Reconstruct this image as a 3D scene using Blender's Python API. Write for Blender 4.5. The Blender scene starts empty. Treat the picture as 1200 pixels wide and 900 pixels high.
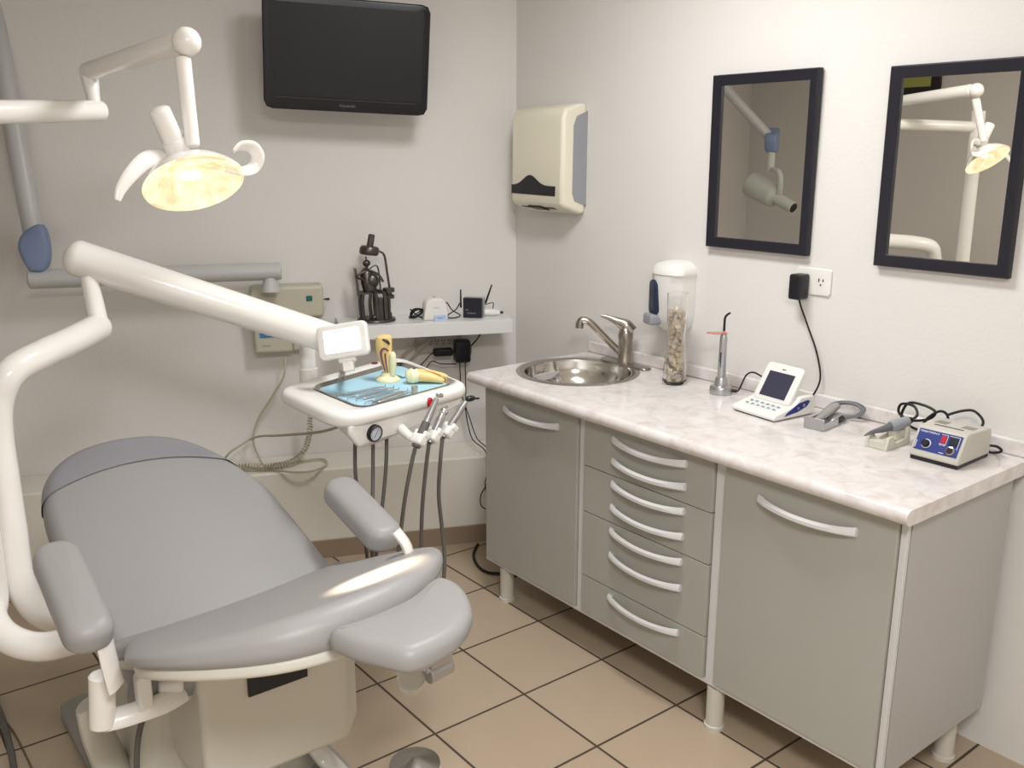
import bpy, bmesh, math, random
from mathutils import Matrix, Vector, Euler
random.seed(7)
C = bpy.context.scene.collection
I4 = Matrix.Identity(4)
PI = math.pi
TH = -0.40283786                    # direction of the slanted back wall
DB = Vector((math.cos(TH), math.sin(TH), 0)); NB = Vector((-math.sin(TH), math.cos(TH), 0))
XW = 2.48                           # right wall
DW = 3.868                          # back wall distance along NB
HC = 2.55
CT = 0.868                          # worktop surface height

# ------------------------------------------------------------------ materials
def lin(c):
    return tuple(((v/255)/12.92 if v/255 <= .04045 else ((v/255+.055)/1.055)**2.4) for v in c)
MATS = {}
def mat(name, rgb, rough=.5, metal=0., noise=0., scale=8., bump=0., bscale=200., emit=None, estr=0., trans=0., ior=1.45, coat=0., rgb2=None, alpha=1., sss=0.):
    if name in MATS: return MATS[name]
    m = bpy.data.materials.new(name); m.use_nodes = True; nt = m.node_tree; N = nt.nodes; L = nt.links
    b = N['Principled BSDF']
    c = lin(rgb)
    b.inputs['Roughness'].default_value = rough; b.inputs['Metallic'].default_value = metal
    b.inputs['IOR'].default_value = ior; b.inputs['Transmission Weight'].default_value = trans
    b.inputs['Coat Weight'].default_value = coat; b.inputs['Alpha'].default_value = alpha
    tc = N.new('ShaderNodeTexCoord')
    nz = N.new('ShaderNodeTexNoise'); nz.inputs['Scale'].default_value = scale; nz.inputs['Detail'].default_value = 4
    L.new(tc.outputs['Object'], nz.inputs['Vector'])
    mx = N.new('ShaderNodeMix'); mx.data_type = 'RGBA'
    c2 = lin(rgb2) if rgb2 else tuple(v*(1-noise) for v in c)
    mx.inputs['A'].default_value = (*c, 1); mx.inputs['B'].default_value = (*c2, 1)
    L.new(nz.outputs['Fac'], mx.inputs['Factor']); L.new(mx.outputs['Result'], b.inputs['Base Color'])
    if bump:
        n2 = N.new('ShaderNodeTexNoise'); n2.inputs['Scale'].default_value = bscale; n2.inputs['Detail'].default_value = 2
        L.new(tc.outputs['Object'], n2.inputs['Vector'])
        bp = N.new('ShaderNodeBump'); bp.inputs['Strength'].default_value = bump; bp.inputs['Distance'].default_value = .002
        L.new(n2.outputs['Fac'], bp.inputs['Height']); L.new(bp.outputs['Normal'], b.inputs['Normal'])
    if emit:
        b.inputs['Emission Color'].default_value = (*lin(emit), 1); b.inputs['Emission Strength'].default_value = estr
    MATS[name] = m
    return m

WALL = mat('painted_plaster', (224,221,216), .75, noise=.03, scale=2, bump=.35, bscale=90)
LEDGE = mat('painted_ledge', (226,221,210), .7, noise=.03, scale=2, bump=.2, bscale=90)
CEIL = mat('ceiling_paint', (235,232,226), .9)
WHITE = mat('white_enamel', (238,234,228), .22, noise=.03, scale=3, coat=.4)
WHITEP = mat('white_plastic', (232,230,225), .35, noise=.02)
CREAM = mat('cream_plastic', (206,202,190), .42, noise=.04, scale=3)
IVORY = mat('ivory_plastic', (232,226,206), .4, noise=.02)
UPH = mat('grey_vinyl', (158,156,155), .42, noise=.05, scale=3, bump=.12, bscale=400)
COVER = mat('clear_cover', (148,146,151), .18, noise=.1, scale=6)
DARK = mat('dark_plastic', (28,28,34), .35, noise=.2)
BLACK = mat('black_rubber', (18,18,20), .5)
SCREENB = mat('dark_screen', (12,11,16), .4)
GREYP = mat('grey_plastic', (150,152,158), .4, noise=.03)
GREYT = mat('grey_tube', (190,190,188), .35, noise=.04)
HOSE = mat('grey_hose', (98,96,92), .5, noise=.1)
CABLEW = mat('beige_cable', (182,174,152), .5)
BLUEP = mat('blue_plastic', (126,142,176), .45, noise=.1, scale=10)
CHROME = mat('chrome', (215,215,215), .1, metal=1)
STEEL = mat('brushed_steel', (188,184,178), .26, metal=1, noise=.1, scale=30)
SATIN = mat('satin_metal', (190,190,192), .33, metal=.9, noise=.08)
NICKEL = mat('satin_nickel', (170,162,152), .28, metal=1, noise=.1)
IRON = mat('blackened_iron', (104,98,96), .34, metal=.85, noise=.4, scale=40)
CAB = mat('grey_laminate', (172,171,163), .42, noise=.03, scale=6)
CABS = mat('grey_laminate_side', (180,177,174), .42, noise=.03, scale=6)
STRIP = mat('white_edging', (212,210,208), .4)
HAND = mat('silver_handle', (222,222,222), .35, metal=.15)
BLUEPAPER = mat('blue_paper', (172,212,228), .85, noise=.08, scale=60, bump=.3, bscale=80)
TOOTH = mat('ivory_tooth', (236,212,150), .4, noise=.1, rgb2=(222,186,118))
TOOTHB = mat('pale_resin', (232,228,188), .4)
PULP = mat('purple_pulp', (120,66,84), .5)
DECAY = mat('dark_decay', (52,36,36), .5)
RED = mat('red_plastic', (178,28,52), .35)
FRAME = mat('black_wood', (34,32,42), .4, noise=.2, scale=40)
MIRROR = mat('mirror_glass', (246,244,238), .0, metal=1)
LCD = mat('lit_panel', (250,250,250), .4, emit=(250,250,255), estr=2.2)
NAVY = mat('navy_label', (42,56,128), .4, noise=.15, scale=30)
INK = mat('white_ink', (225,225,232), .5)
DINK = mat('dark_ink', (60,66,80), .5)
KEY = mat('pale_keypad', (196,208,214), .4)
SHELLA = mat('cream_shell', (240,232,214), .45, noise=.2, scale=60, rgb2=(216,198,172))
SHELLB = mat('grey_shell', (182,168,154), .45, noise=.3, scale=80, rgb2=(214,204,192))
SHELLC = mat('tan_shell', (214,178,138), .45, noise=.3, scale=60, rgb2=(236,224,200))
GLASS = mat('clear_glass', (255,255,255), .02, trans=1, ior=1.45)
ORANGE = mat('orange_shield', (216,132,120), .25, trans=.3)
SOAPY = mat('dark_window', (34,44,66), .12)
BASEB = mat('tan_skirting', (150,130,110), .4, noise=.08, scale=20)
LINER = mat('cabinet_inside', (90,86,80), .7)
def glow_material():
    m = bpy.data.materials.new('reflector_glow'); m.use_nodes = True; N = m.node_tree.nodes; L = m.node_tree.links; b = N['Principled BSDF']
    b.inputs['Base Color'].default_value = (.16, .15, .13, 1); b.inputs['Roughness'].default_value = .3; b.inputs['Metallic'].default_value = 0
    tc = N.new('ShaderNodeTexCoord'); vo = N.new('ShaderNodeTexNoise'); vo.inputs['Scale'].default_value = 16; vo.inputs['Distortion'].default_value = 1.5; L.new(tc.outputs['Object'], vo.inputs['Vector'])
    cr = N.new('ShaderNodeValToRGB'); e = cr.color_ramp.elements; e[0].position = .38; e[0].color = (1.35, 1.2, .8, 1); e[1].position = .68; e[1].color = (1.05, .72, .38, 1)  # bulb light on dish and rim painted as pale and orange emission
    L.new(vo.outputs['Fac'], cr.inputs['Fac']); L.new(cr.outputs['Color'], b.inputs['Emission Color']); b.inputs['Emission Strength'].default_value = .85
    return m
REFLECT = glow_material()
FILAMENT = mat('lamp_bulb', (255,240,210), .5, emit=(255,214,150), estr=22)
CASTG = mat('beige_casting', (206,202,188), .45, noise=.05)
BOXG = mat('grey_beige_case', (196,192,182), .42, noise=.03)
CLEARP = mat('clear_plastic', (235,235,230), .15, trans=.7, ior=1.3)

def counter_material():
    m = bpy.data.materials.new('marbled_laminate'); m.use_nodes = True; N = m.node_tree.nodes; L = m.node_tree.links
    b = N['Principled BSDF']; b.inputs['Roughness'].default_value = .16
    tc = N.new('ShaderNodeTexCoord'); nz = N.new('ShaderNodeTexNoise')
    nz.inputs['Scale'].default_value = 16; nz.inputs['Detail'].default_value = 8; nz.inputs['Distortion'].default_value = .6; nz.inputs['Roughness'].default_value = .65
    L.new(tc.outputs['Object'], nz.inputs['Vector'])
    cr = N.new('ShaderNodeValToRGB'); e = cr.color_ramp.elements
    e[0].position = .32; e[0].color = (*lin((204,194,188)), 1); e[1].position = .64; e[1].color = (*lin((226,222,219)), 1)
    x = cr.color_ramp.elements.new(.46); x.color = (*lin((217,210,206)), 1)
    L.new(nz.outputs['Fac'], cr.inputs['Fac']); L.new(cr.outputs['Color'], b.inputs['Base Color'])
    return m
MARBLE = counter_material()

def floor_material():
    m = bpy.data.materials.new('floor_tiles'); m.use_nodes = True; N = m.node_tree.nodes; L = m.node_tree.links
    b = N['Principled BSDF']; tc = N.new('ShaderNodeTexCoord'); sep = N.new('ShaderNodeSeparateXYZ')
    L.new(tc.outputs['Object'], sep.inputs[0])
    def M(op, a, bb=None, c=None):
        n = N.new('ShaderNodeMath'); n.operation = op
        for i, v in enumerate((a, bb, c)):
            if v is None: continue
            if isinstance(v, (int, float)): n.inputs[i].default_value = v
            else: L.new(v, n.inputs[i])
        return n.outputs[0]
    def axis(o, off):
        v = M('ADD', M('DIVIDE', M('SUBTRACT', o, off), .331), 100.)
        f = M('FRACT', v); d = M('MINIMUM', f, M('SUBTRACT', 1., f)); return d, M('FLOOR', v)
    dx, ix = axis(sep.outputs[0], 1.942); dy, iy = axis(sep.outputs[1], 1.998)
    d = M('MINIMUM', dx, dy)
    g = N.new('ShaderNodeMapRange'); g.inputs['From Min'].default_value = .009; g.inputs['From Max'].default_value = .014
    L.new(d, g.inputs['Value'])
    cmb = N.new('ShaderNodeCombineXYZ'); L.new(ix, cmb.inputs[0]); L.new(iy, cmb.inputs[1])
    wn = N.new('ShaderNodeTexWhiteNoise'); L.new(cmb.outputs[0], wn.inputs['Vector'])
    nz = N.new('ShaderNodeTexNoise'); nz.inputs['Scale'].default_value = 10; nz.inputs['Detail'].default_value = 6
    L.new(tc.outputs['Object'], nz.inputs['Vector'])
    t = N.new('ShaderNodeMix'); t.data_type = 'RGBA'
    t.inputs['A'].default_value = (*lin((188,170,147)), 1); t.inputs['B'].default_value = (*lin((178,158,135)), 1)
    L.new(M('ADD', M('MULTIPLY', wn.outputs[0], .5), M('MULTIPLY', nz.outputs['Fac'], .5)), t.inputs['Factor'])
    o = N.new('ShaderNodeMix'); o.data_type = 'RGBA'; o.inputs['A'].default_value = (*lin((74,60,50)), 1)
    L.new(g.outputs[0], o.inputs['Factor']); L.new(t.outputs['Result'], o.inputs['B']); L.new(o.outputs['Result'], b.inputs['Base Color'])
    r = M('SUBTRACT', .75, M('MULTIPLY', g.outputs[0], .42)); L.new(r, b.inputs['Roughness'])
    bp = N.new('ShaderNodeBump'); bp.inputs['Strength'].default_value = .6; bp.inputs['Distance'].default_value = .002
    L.new(g.outputs[0], bp.inputs['Height']); L.new(bp.outputs['Normal'], b.inputs['Normal'])
    return m
TILES = floor_material()

# ------------------------------------------------------------------ mesh helpers
def V(*a): return Vector(a if len(a) > 1 else a[0])
def TR(x, y, z): return Matrix.Translation((x, y, z))
def RX(a): return Matrix.Rotation(a, 4, 'X')
def RY(a): return Matrix.Rotation(a, 4, 'Y')
def RZ(a): return Matrix.Rotation(a, 4, 'Z')
def along(p0, p1):                       # matrix whose z axis runs from p0 to p1
    p0 = V(p0); d = (V(p1)-p0)
    return Matrix.Translation(p0) @ d.to_track_quat('Z', 'Y').to_matrix().to_4x4()
class B:
    def __init__(s): s.bm = bmesh.new()
    def face(s, vs, mi=0):
        try:
            f = s.bm.faces.new(vs); f.material_index = mi; return f
        except ValueError: return None
    def box(s, c, d, M=I4, mi=0, taper=(1, 1)):
        x, y, z = (v/2 for v in d); q = []
        for k in (-1, 1):
            t = taper if k > 0 else (1, 1)
            for a, b in ((-1, -1), (1, -1), (1, 1), (-1, 1)):
                q.append(s.bm.verts.new(M @ V(c[0]+a*x*t[0], c[1]+b*y*t[1], c[2]+k*z)))
        for f in ((3,2,1,0), (4,5,6,7), (0,1,5,4), (1,2,6,5), (2,3,7,6), (3,0,4,7)): s.face([q[i] for i in f], mi)
        return s
    def rings(s, R, close=True, cap0=True, cap1=True, mi=0, mi_cap=None):
        vs = [[s.bm.verts.new(p) for p in r] for r in R]
        n = len(vs[0])
        for a, b in zip(vs, vs[1:]):
            for i in range(n if close else n-1):
                j = (i+1) % n; s.face([a[i], a[j], b[j], b[i]], mi)
        mc = mi if mi_cap is None else mi_cap
        if cap0: s.face(vs[0][::-1], mc)
        if cap1: s.face(vs[-1], mc)
        return s
    def lathe(s, prof, M=I4, seg=32, mi=0, sx=1., sy=1.):
        R = [[M @ V(max(r, 1e-5)*math.cos(2*PI*i/seg)*sx, max(r, 1e-5)*math.sin(2*PI*i/seg)*sy, z) for i in range(seg)] for r, z in prof]
        return s.rings(R, mi=mi)
    def cyl(s, p0, p1, r0, r1=None, seg=24, mi=0, e=0.):
        r1 = r0 if r1 is None else r1; L = (V(p1)-V(p0)).length; M = along(p0, p1)
        pr = [(r0-e, 0), (r0, e), (r1, L-e), (r1-e, L)] if e else [(r0, 0), (r1, L)]
        return s.lathe(pr, M, seg, mi)
    def capsule(s, p0, p1, r0, r1=None, seg=24, mi=0, flat=1.):
        r1 = r0 if r1 is None else r1; L = (V(p1)-V(p0)).length
        pr = [(r0*math.sin(a*PI/16), -flat*r0*math.cos(a*PI/16)) for a in range(0, 9)]+[(r1*math.cos(a*PI/16), L+flat*r1*math.sin(a*PI/16)) for a in range(0, 9)]
        return s.lathe(pr, along(p0, p1), seg, mi)
    def tube(s, pts, r, seg=12, sm=6, mi=0, cap=True, flat=1.):
        P = [V(p) for p in pts]; rr = list(r) if isinstance(r, (list, tuple)) else [r]*len(P)
        if sm and len(P) > 2:
            Q, q2 = [], []
            for i in range(len(P)-1):
                a, b, c, d = P[max(i-1, 0)], P[i], P[i+1], P[min(i+2, len(P)-1)]
                for k in range(sm):
                    t = k/sm
                    Q.append(.5*((2*b)+(c-a)*t+(2*a-5*b+4*c-d)*t*t+(3*b-a-3*c+d)*t**3)); q2.append(rr[i]*(1-t)+rr[i+1]*t)
            Q.append(P[-1]); q2.append(rr[-1]); P, rr = Q, q2
        T = []
        for i in range(len(P)):
            d = P[min(i+1, len(P)-1)]-P[max(i-1, 0)]; T.append(d.normalized() if d.length > 1e-9 else V(0, 0, 1))
        n = T[0].orthogonal().normalized(); R = []
        for i, p in enumerate(P):
            n = (n-T[i]*n.dot(T[i]))
            n = n.normalized() if n.length > 1e-6 else T[i].orthogonal().normalized()
            b = T[i].cross(n)
            R.append([p+n*math.cos(2*PI*k/seg)*rr[i]+b*math.sin(2*PI*k/seg)*rr[i]*flat for k in range(seg)])
        return s.rings(R, mi=mi, cap0=cap, cap1=cap)
    def prism(s, poly, z0, z1, M=I4, mi=0):
        return s.rings([[M @ V(x, y, z) for x, y in poly] for z in (z0, z1)], mi=mi)
    def pillow(s, poly, z0, z1, r, F=None, crown=0., n=4, mi=0, rb=None, inner=5):
        F = F or (lambda p: p)
        if isinstance(F, Matrix): Mx = F; F = lambda p: Mx @ p
        if sum(a[0]*b[1]-b[0]*a[1] for a, b in zip(poly, poly[1:]+poly[:1])) < 0: poly = poly[::-1]
        m = len(poly); rb = r if rb is None else rb
        nor = []
        for i in range(m):
            a, b = poly[i-1], poly[(i+1) % m]; t = V(b[0]-a[0], b[1]-a[1], 0); t = t.normalized() if t.length > 1e-9 else V(1, 0, 0); nor.append((t.y, -t.x))
        cx = sum(p[0] for p in poly)/m; cy = sum(p[1] for p in poly)/m
        def ring(off, z, k=1.):
            return [F(V(cx+(p[0]-q[0]*off-cx)*k, cy+(p[1]-q[1]*off-cy)*k, z)) for p, q in zip(poly, nor)]
        R = [ring(rb, z0, k) for k in (.02, .5)]
        R += [ring(rb*(1-math.sin(a*PI/2/n)), z0+rb*(1-math.cos(a*PI/2/n))) for a in range(n+1)]
        R += [ring(r*(1-math.cos(a*PI/2/n)), z1-r*(1-math.sin(a*PI/2/n))) for a in range(n+1)]
        R += [ring(r, z1+crown*(1-k*k), k) for k in [1-(i+1)/inner*.98 for i in range(inner)]]
        return s.rings(R, mi=mi)
    def sphere(s, c, r, M=I4, seg=24, mi=0):
        rx, ry, rz = (r, r, r) if not isinstance(r, (tuple, list)) else r
        n = seg//2
        return s.lathe([(math.sin(PI*i/n), -math.cos(PI*i/n)) for i in range(n+1)], M @ TR(*c) @ Matrix.Diagonal((rx, ry, rz, 1)), seg, mi)
def rrect(w, h, r, n=5, cx=0, cy=0):
    P = []
    for sx, sy, a0 in ((1, 1, 0), (-1, 1, PI/2), (-1, -1, PI), (1, -1, 1.5*PI)):
        for k in range(n+1):
            a = a0+k*PI/2/n; P.append((cx+sx*(w/2-r)+r*math.cos(a), cy+sy*(h/2-r)+r*math.sin(a)))
    return P
def smooth_poly(P, k=5):
    n = len(P); Q = []
    for i in range(n):
        a, b, c, d = (V(*P[(i+j-1) % n], 0) for j in range(4))
        for q in range(k):
            t = q/k; p = .5*((2*b)+(c-a)*t+(2*a-5*b+4*c-d)*t*t+(3*b-a-3*c+d)*t**3); Q.append((p.x, p.y))
    return Q
def resample(P, n):
    P = [V(*p, 0) for p in P]; P.append(P[0]); L = [0]
    for a, b in zip(P, P[1:]): L.append(L[-1]+(b-a).length)
    out = []; j = 0
    for i in range(n):
        t = L[-1]*i/n
        while L[j+1] < t: j += 1
        u = (t-L[j])/max(L[j+1]-L[j], 1e-9); p = P[j].lerp(P[j+1], u); out.append((p.x, p.y))
    return out

# ------------------------------------------------------------------ object helpers
def obj(name, b, mats, parent=None, world=False, bevel=0., angle=38, solid=0.):
    bm = b.bm
    if world and parent: bm.transform(parent.matrix_world.inverted())
    bmesh.ops.recalc_face_normals(bm, faces=bm.faces)
    me = bpy.data.meshes.new(name); bm.to_mesh(me); bm.free()
    for p in me.polygons: p.use_smooth = True
    me.set_sharp_from_angle(angle=math.radians(angle))
    for m in (mats if isinstance(mats, (list, tuple)) else [mats]): me.materials.append(m)
    o = bpy.data.objects.new(name, me); C.objects.link(o)
    if parent: o.parent = parent
    if bevel:
        md = o.modifiers.new('bevel', 'BEVEL'); md.width = bevel; md.segments = 3; md.limit_method = 'ANGLE'; md.angle_limit = math.radians(40)
        md.harden_normals = False
    if solid:
        md = o.modifiers.new('solid', 'SOLIDIFY'); md.thickness = solid
    return o
def tag(o, label, cat, group=None):
    o['label'] = label; o['category'] = cat
    if group: o['group'] = group
    return o
def thing(name, label, cat, loc=(0, 0, 0), rotz=0., group=None):
    o = bpy.data.objects.new(name, None); C.objects.link(o); o.empty_display_size = .05
    o.location = loc; o.rotation_euler = (0, 0, rotz); o.matrix_world = Matrix.Translation(loc) @ RZ(rotz)
    return tag(o, label, cat, group)
def single(name, label, cat, b, mats, loc=None, rotz=0., group=None, **k):   # a thing that is one mesh, built in world coordinates
    if loc is None:
        vs = [v.co for v in b.bm.verts]; loc = ((min(v.x for v in vs)+max(v.x for v in vs))/2, (min(v.y for v in vs)+max(v.y for v in vs))/2, min(v.z for v in vs))
    M = Matrix.Translation(loc) @ RZ(rotz); b.bm.transform(M.inverted())
    o = obj(name, b, mats, **k); o.location = loc; o.rotation_euler = (0, 0, rotz)
    return tag(o, label, cat, group)
def struct(name, b, mats, **k):
    o = obj(name, b, mats, **k); o['kind'] = 'structure'; return o
def text(name, s, size, M, m, parent, ext=.0003, align='CENTER', sx=1.):
    cu = bpy.data.curves.new('t', 'FONT'); cu.body = s; cu.size = size; cu.extrude = ext; cu.align_x = align; cu.align_y = 'CENTER'
    t = bpy.data.objects.new('t', cu); C.objects.link(t)
    dg = bpy.context.evaluated_depsgraph_get(); me = bpy.data.meshes.new_from_object(t.evaluated_get(dg)); bpy.data.objects.remove(t)
    me.transform(M @ Matrix.Diagonal((sx, 1, 1, 1))); me.name = name; me.materials.clear(); me.materials.append(m)
    o = bpy.data.objects.new(name, me); C.objects.link(o); o.parent = parent
    return o
def bw(s, D, z): p = DB*s+NB*D; return V(p.x, p.y, z)          # a point near the back wall

# ================================================================== ROOM
XL, YF = -.95, -1.9
yc = (DW-NB.x*XW)/NB.y; yl = (DW-NB.x*XL)/NB.y
foot = [(XL, YF), (XW, YF), (XW, yc), (XL, yl)]
b = B(); b.prism([(XL-.1, YF-.1), (XW+.1, YF-.1), (XW+.1, yc+.1), (XL-.1, yl+.15)], -.1, 0); struct('floor', b, TILES)
b = B(); b.prism([(XL-.1, YF-.1), (XW+.1, YF-.1), (XW+.1, yc+.1), (XL-.1, yl+.15)], HC, HC+.1); struct('ceiling', b, CEIL)
b = B(); b.box((XW+.05, (YF+yc)/2, HC/2), (.1, yc-YF, HC)); struct('wall_right', b, WALL)
b = B(); b.box((XL-.05, (YF+yl)/2, HC/2), (.1, yl-YF, HC)); struct('wall_left', b, WALL)
b = B(); b.box(((XL+XW)/2, YF-.05, HC/2), (XW-XL, .1, HC)); struct('wall_front', b, WALL)
s0 = DB.dot(V(XL, yl, 0)); s1 = DB.dot(V(XW, yc, 0))
b = B(); b.box(((s0+s1)/2, DW+.05, HC/2), (s1-s0, .1, HC), RZ(TH)); struct('wall_back', b, WALL)
DL = 3.65; LZ = .385
def bx(D): return (D-NB.x*XW)/NB.y
b = B(); b.prism([(XW, bx(DL)), (XW, yc), (XL, yl), (XL, (DL-NB.x*XL)/NB.y)], 0, LZ); struct('trim_1', b, LEDGE, bevel=.008)
b = B(); b.prism([(XW, bx(DL-.01)), (XW, bx(DL)), (XL, (DL-NB.x*XL)/NB.y), (XL, (DL-.01-NB.x*XL)/NB.y)], 0, .078); struct('baseboard_back', b, BASEB, bevel=.002)

# ================================================================== CABINET
XF, ZB, ZT = 1.928, .142, .828
Y0, Y1 = .995, 2.62
cab = thing('base_cabinet', 'long grey laminate cabinet with two doors and a stack of drawers under the worktop', 'cabinet', (2.18, 1.8, 0))
def cpart(name, b, m, par=cab, **k):
    b.bm.transform(Matrix.Translation(cab.location).inverted()); return obj(name, b, m, par, **k)
b = B(); t = .018
b.box(((XF+2.44)/2+.009, Y0+t/2, (ZB+ZT)/2), (2.44-XF-.018, t, ZT-ZB)); cpart('side_panel', b, CABS, bevel=.001)
b = B(); b.box(((XF+2.44)/2+.009, Y1-t/2, (ZB+ZT)/2), (2.44-XF-.018, t, ZT-ZB)); cpart('side_panel', b, CABS, bevel=.001)
b = B(); b.box(((XF+2.44)/2+.009, (Y0+Y1)/2, ZB+t/2), (2.44-XF-.018, Y1-Y0-2*t, t)); cpart('bottom_panel', b, STRIP)
b = B(); b.box((2.43, (Y0+Y1)/2, (ZB+ZT)/2), (.01, Y1-Y0-2*t, ZT-ZB-.04)); cpart('back_panel', b, LINER)
D1, D2 = 2.092, 1.533
for yy_, ww_ in ((D1, .016), (D2, .03)): b = B(); b.box(((XF+2.42)/2, yy_, (ZB+ZT)/2+.01), (2.42-XF-.03, ww_, ZT-ZB-.03)); cpart('divider', b, LINER)
b = B()                                               # white edging frame
for y, w in ((Y0+.008, .016), (Y1-.006, .012), (D1, .03), (D2, .034)): b.box((XF+.004, y, (ZB+ZT)/2), (.014, w, ZT-ZB))
b.box((XF+.004, (Y0+Y1)/2, ZB+.006), (.0142, Y1-Y0, .014))
cpart('edging', b, STRIP, bevel=.0015)
def handle(b, yc_, z, w=.19):
    n = 14; R = []
    for i in range(n+1):
        u = i/n*2-1; out = .004+.024*(1-u*u)**.8
        wz = .0095+.0035*abs(u)**3; sag = -.009*(1-u*u)
        x = XF-.014-out; R.append([V(x-.004*0, yc_+u*w/2, z+wz+sag), V(x-.006, yc_+u*w/2, z+wz*.3+sag), V(x-.006, yc_+u*w/2, z-wz*.6+sag), V(x, yc_+u*w/2, z-wz+sag), V(x+.006, yc_+u*w/2, z-wz*.5+sag), V(x+.006, yc_+u*w/2, z+wz*.6+sag)])
    b.rings(R)
    for u in (-1, 1): b.box((XF-.016, yc_+u*(w/2-.008), z), (.012, .012, .012))
def door(y0, y1, hy, hz, w):
    b = B(); b.box((XF-.004, (y0+y1)/2, (ZB+ZT)/2+.004), (.018, y1-y0, ZT-ZB-.026)); d = cpart('door', b, CAB, bevel=.0015)
    b = B(); handle(b, hy, hz, w); cpart('door_handle', b, HAND, d)
door(D1+.018, Y1-.014, 2.345, .765, .29)
door(Y0+.018, D2-.02, 1.255, .762, .285)
zs = [.822, .746, .668, .586, .512, .428, .289, .150]
zs = [.822, .668, .512, .289, .158]
hz = [(.787, .719), (.644, .567), (.488, .406), (.262,)]
for i in range(4):
    z1, z0 = zs[i]-.0015, zs[i+1]+.0015
    b = B(); b.box((XF-.004, (D1+D2)/2+.002, (z0+z1)/2), (.018, D1-D2-.036, z1-z0)); d = cpart('drawer', b, CAB, bevel=.0012)
    for h_ in hz[i]: b = B(); handle(b, 1.795, h_, .295); cpart('drawer_handle', b, HAND, d)
for x, y in ((1.955, 2.53), (1.948, 1.525), (2.37, 2.50), (2.345, 1.04), (2.37, 1.8)):
    b = B(); b.lathe([(.03, 0), (.03, .012), (.026, .014), (.026, .135)], TR(x, y, 0)); cpart('leg', b, CREAM)

# worktop with a round sink opening
SX, SY, SR = 2.20, 2.43, .198
XE = 1.870; YW0, YW1 = .972, 2.66
wt = thing('worktop', 'pale marbled laminate worktop with rounded front edge on the grey cabinet', 'worktop', (2.17, 1.83, .83))
b = B(); bm = b.bm; nseg = 48
def topface(z):
    vs = [bm.verts.new((x, y, z)) for x, y in ((XE+.02, YW0), (XW-.002, YW0), (XW-.002, YW1), (XE+.02, YW1))]
    cs = [bm.verts.new((SX+SR*math.cos(2*PI*i/nseg), SY+SR*math.sin(2*PI*i/nseg), z)) for i in range(nseg)]
    es = [bm.edges.new((vs[i], vs[(i+1) % 4])) for i in range(4)]+[bm.edges.new((cs[i], cs[(i+1) % nseg])) for i in range(nseg)]
    bmesh.ops.triangle_fill(bm, edges=es, use_beauty=True)
    return vs, cs
va, ca = topface(CT); vb, cb = topface(.83)
for a, c in ((va, vb), (ca, cb)):
    for i in range(len(a)):
        if a is va and i == 3: continue
        j = (i+1) % len(a); b.face([a[i], a[j], c[j], c[i]])
prof = [(XE+.02+.0, CT)]+[(XE+.018-.018*math.sin(a*PI/12), .849+.019*math.cos(a*PI/12)) for a in range(1, 12)]+[(XE+.02, .83)]
b.rings([[V(x, y, z) for x, z in prof] for y in (YW0, YW1)], close=True)
b.bm.transform(Matrix.Translation(wt.location).inverted()); obj('slab', b, MARBLE, wt, angle=30)
b = B(); b.box((XW-.0115, (YW0+YW1)/2, CT+.022), (.019, YW1-YW0, .044)); obj('backsplash', b, MARBLE, wt, world=True, bevel=.006)

# sink
sk = thing('round_sink', 'round polished steel sink bowl set into the worktop', 'sink', (SX, SY, CT))
b = B(); b.rings([[V(r*math.cos(2*PI*i/64), r*math.sin(2*PI*i/64), z) for i in range(64)] for r, z in ((.2, -.0), (.222, .0004), (.2235, .0022), (.215, .004), (.2, .0035), (.193, .0), (.1905, -.006))], cap0=False, cap1=False); obj('rim', b, STEEL, sk)
b = B(); pr = [(.1915, -.002)]+[(.19*math.cos(a)**.75 if a < 1.5 else .03, -.135*math.sin(a)) for a in [i*PI/2/16 for i in range(1, 15)]]+[(.028, -.137)]
R = [[V(r*math.cos(2*PI*i/64), r*math.sin(2*PI*i/64), z) for i in range(64)] for r, z in pr]
b.rings(R, cap0=False, cap1=True); obj('bowl', b, mat('polished_bowl', (222,220,216), .12, metal=1), sk)
b = B(); b.lathe([(.026, -.136), (.026, -.133), (.02, -.1335), (.0, -.1335)]); obj('drain', b, STEEL, sk)

# faucet
fx, fy = 2.41, 2.40
fc = thing('mixer_faucet', 'single-lever satin mixer faucet standing behind the round sink', 'faucet', (fx, fy, CT))
b = B(); b.pillow(resample(rrect(.05, .25, .0249, 8), 60), 0, .008, .004, inner=2); obj('base_plate', b, NICKEL, fc)
b = B(); b.lathe([(.030, .006), (.030, .018), (.0265, .026), (.0255, .095), (.0275, .1), (.0275, .122), (.022, .138), (.009, .148), (0, .149)], RZ(0)); obj('body', b, NICKEL, fc)
b = B(); b.tube([(0, 0, .035), (-.02, .02, .055), (-.068, .068, .122), (-.092, .092, .155), (-.105, .105, .165), (-.118, .118, .163), (-.122, .122, .150)], [.012, .0125, .0125, .0125, .0125, .0135, .0135], 14); 
b.cyl((-.121, .121, .158), (-.122, .122, .136), .015, seg=20); obj('spout', b, NICKEL, fc)
b = B(); b.tube([(.012, -.012, .126), (-.002, .002, .148), (-.022, .022, .163), (-.048, .048, .178), (-.066, .066, .184)], [.0215, .02, .012, .007, .004], 14, flat=1.3); obj('lever', b, NICKEL, fc)

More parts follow.
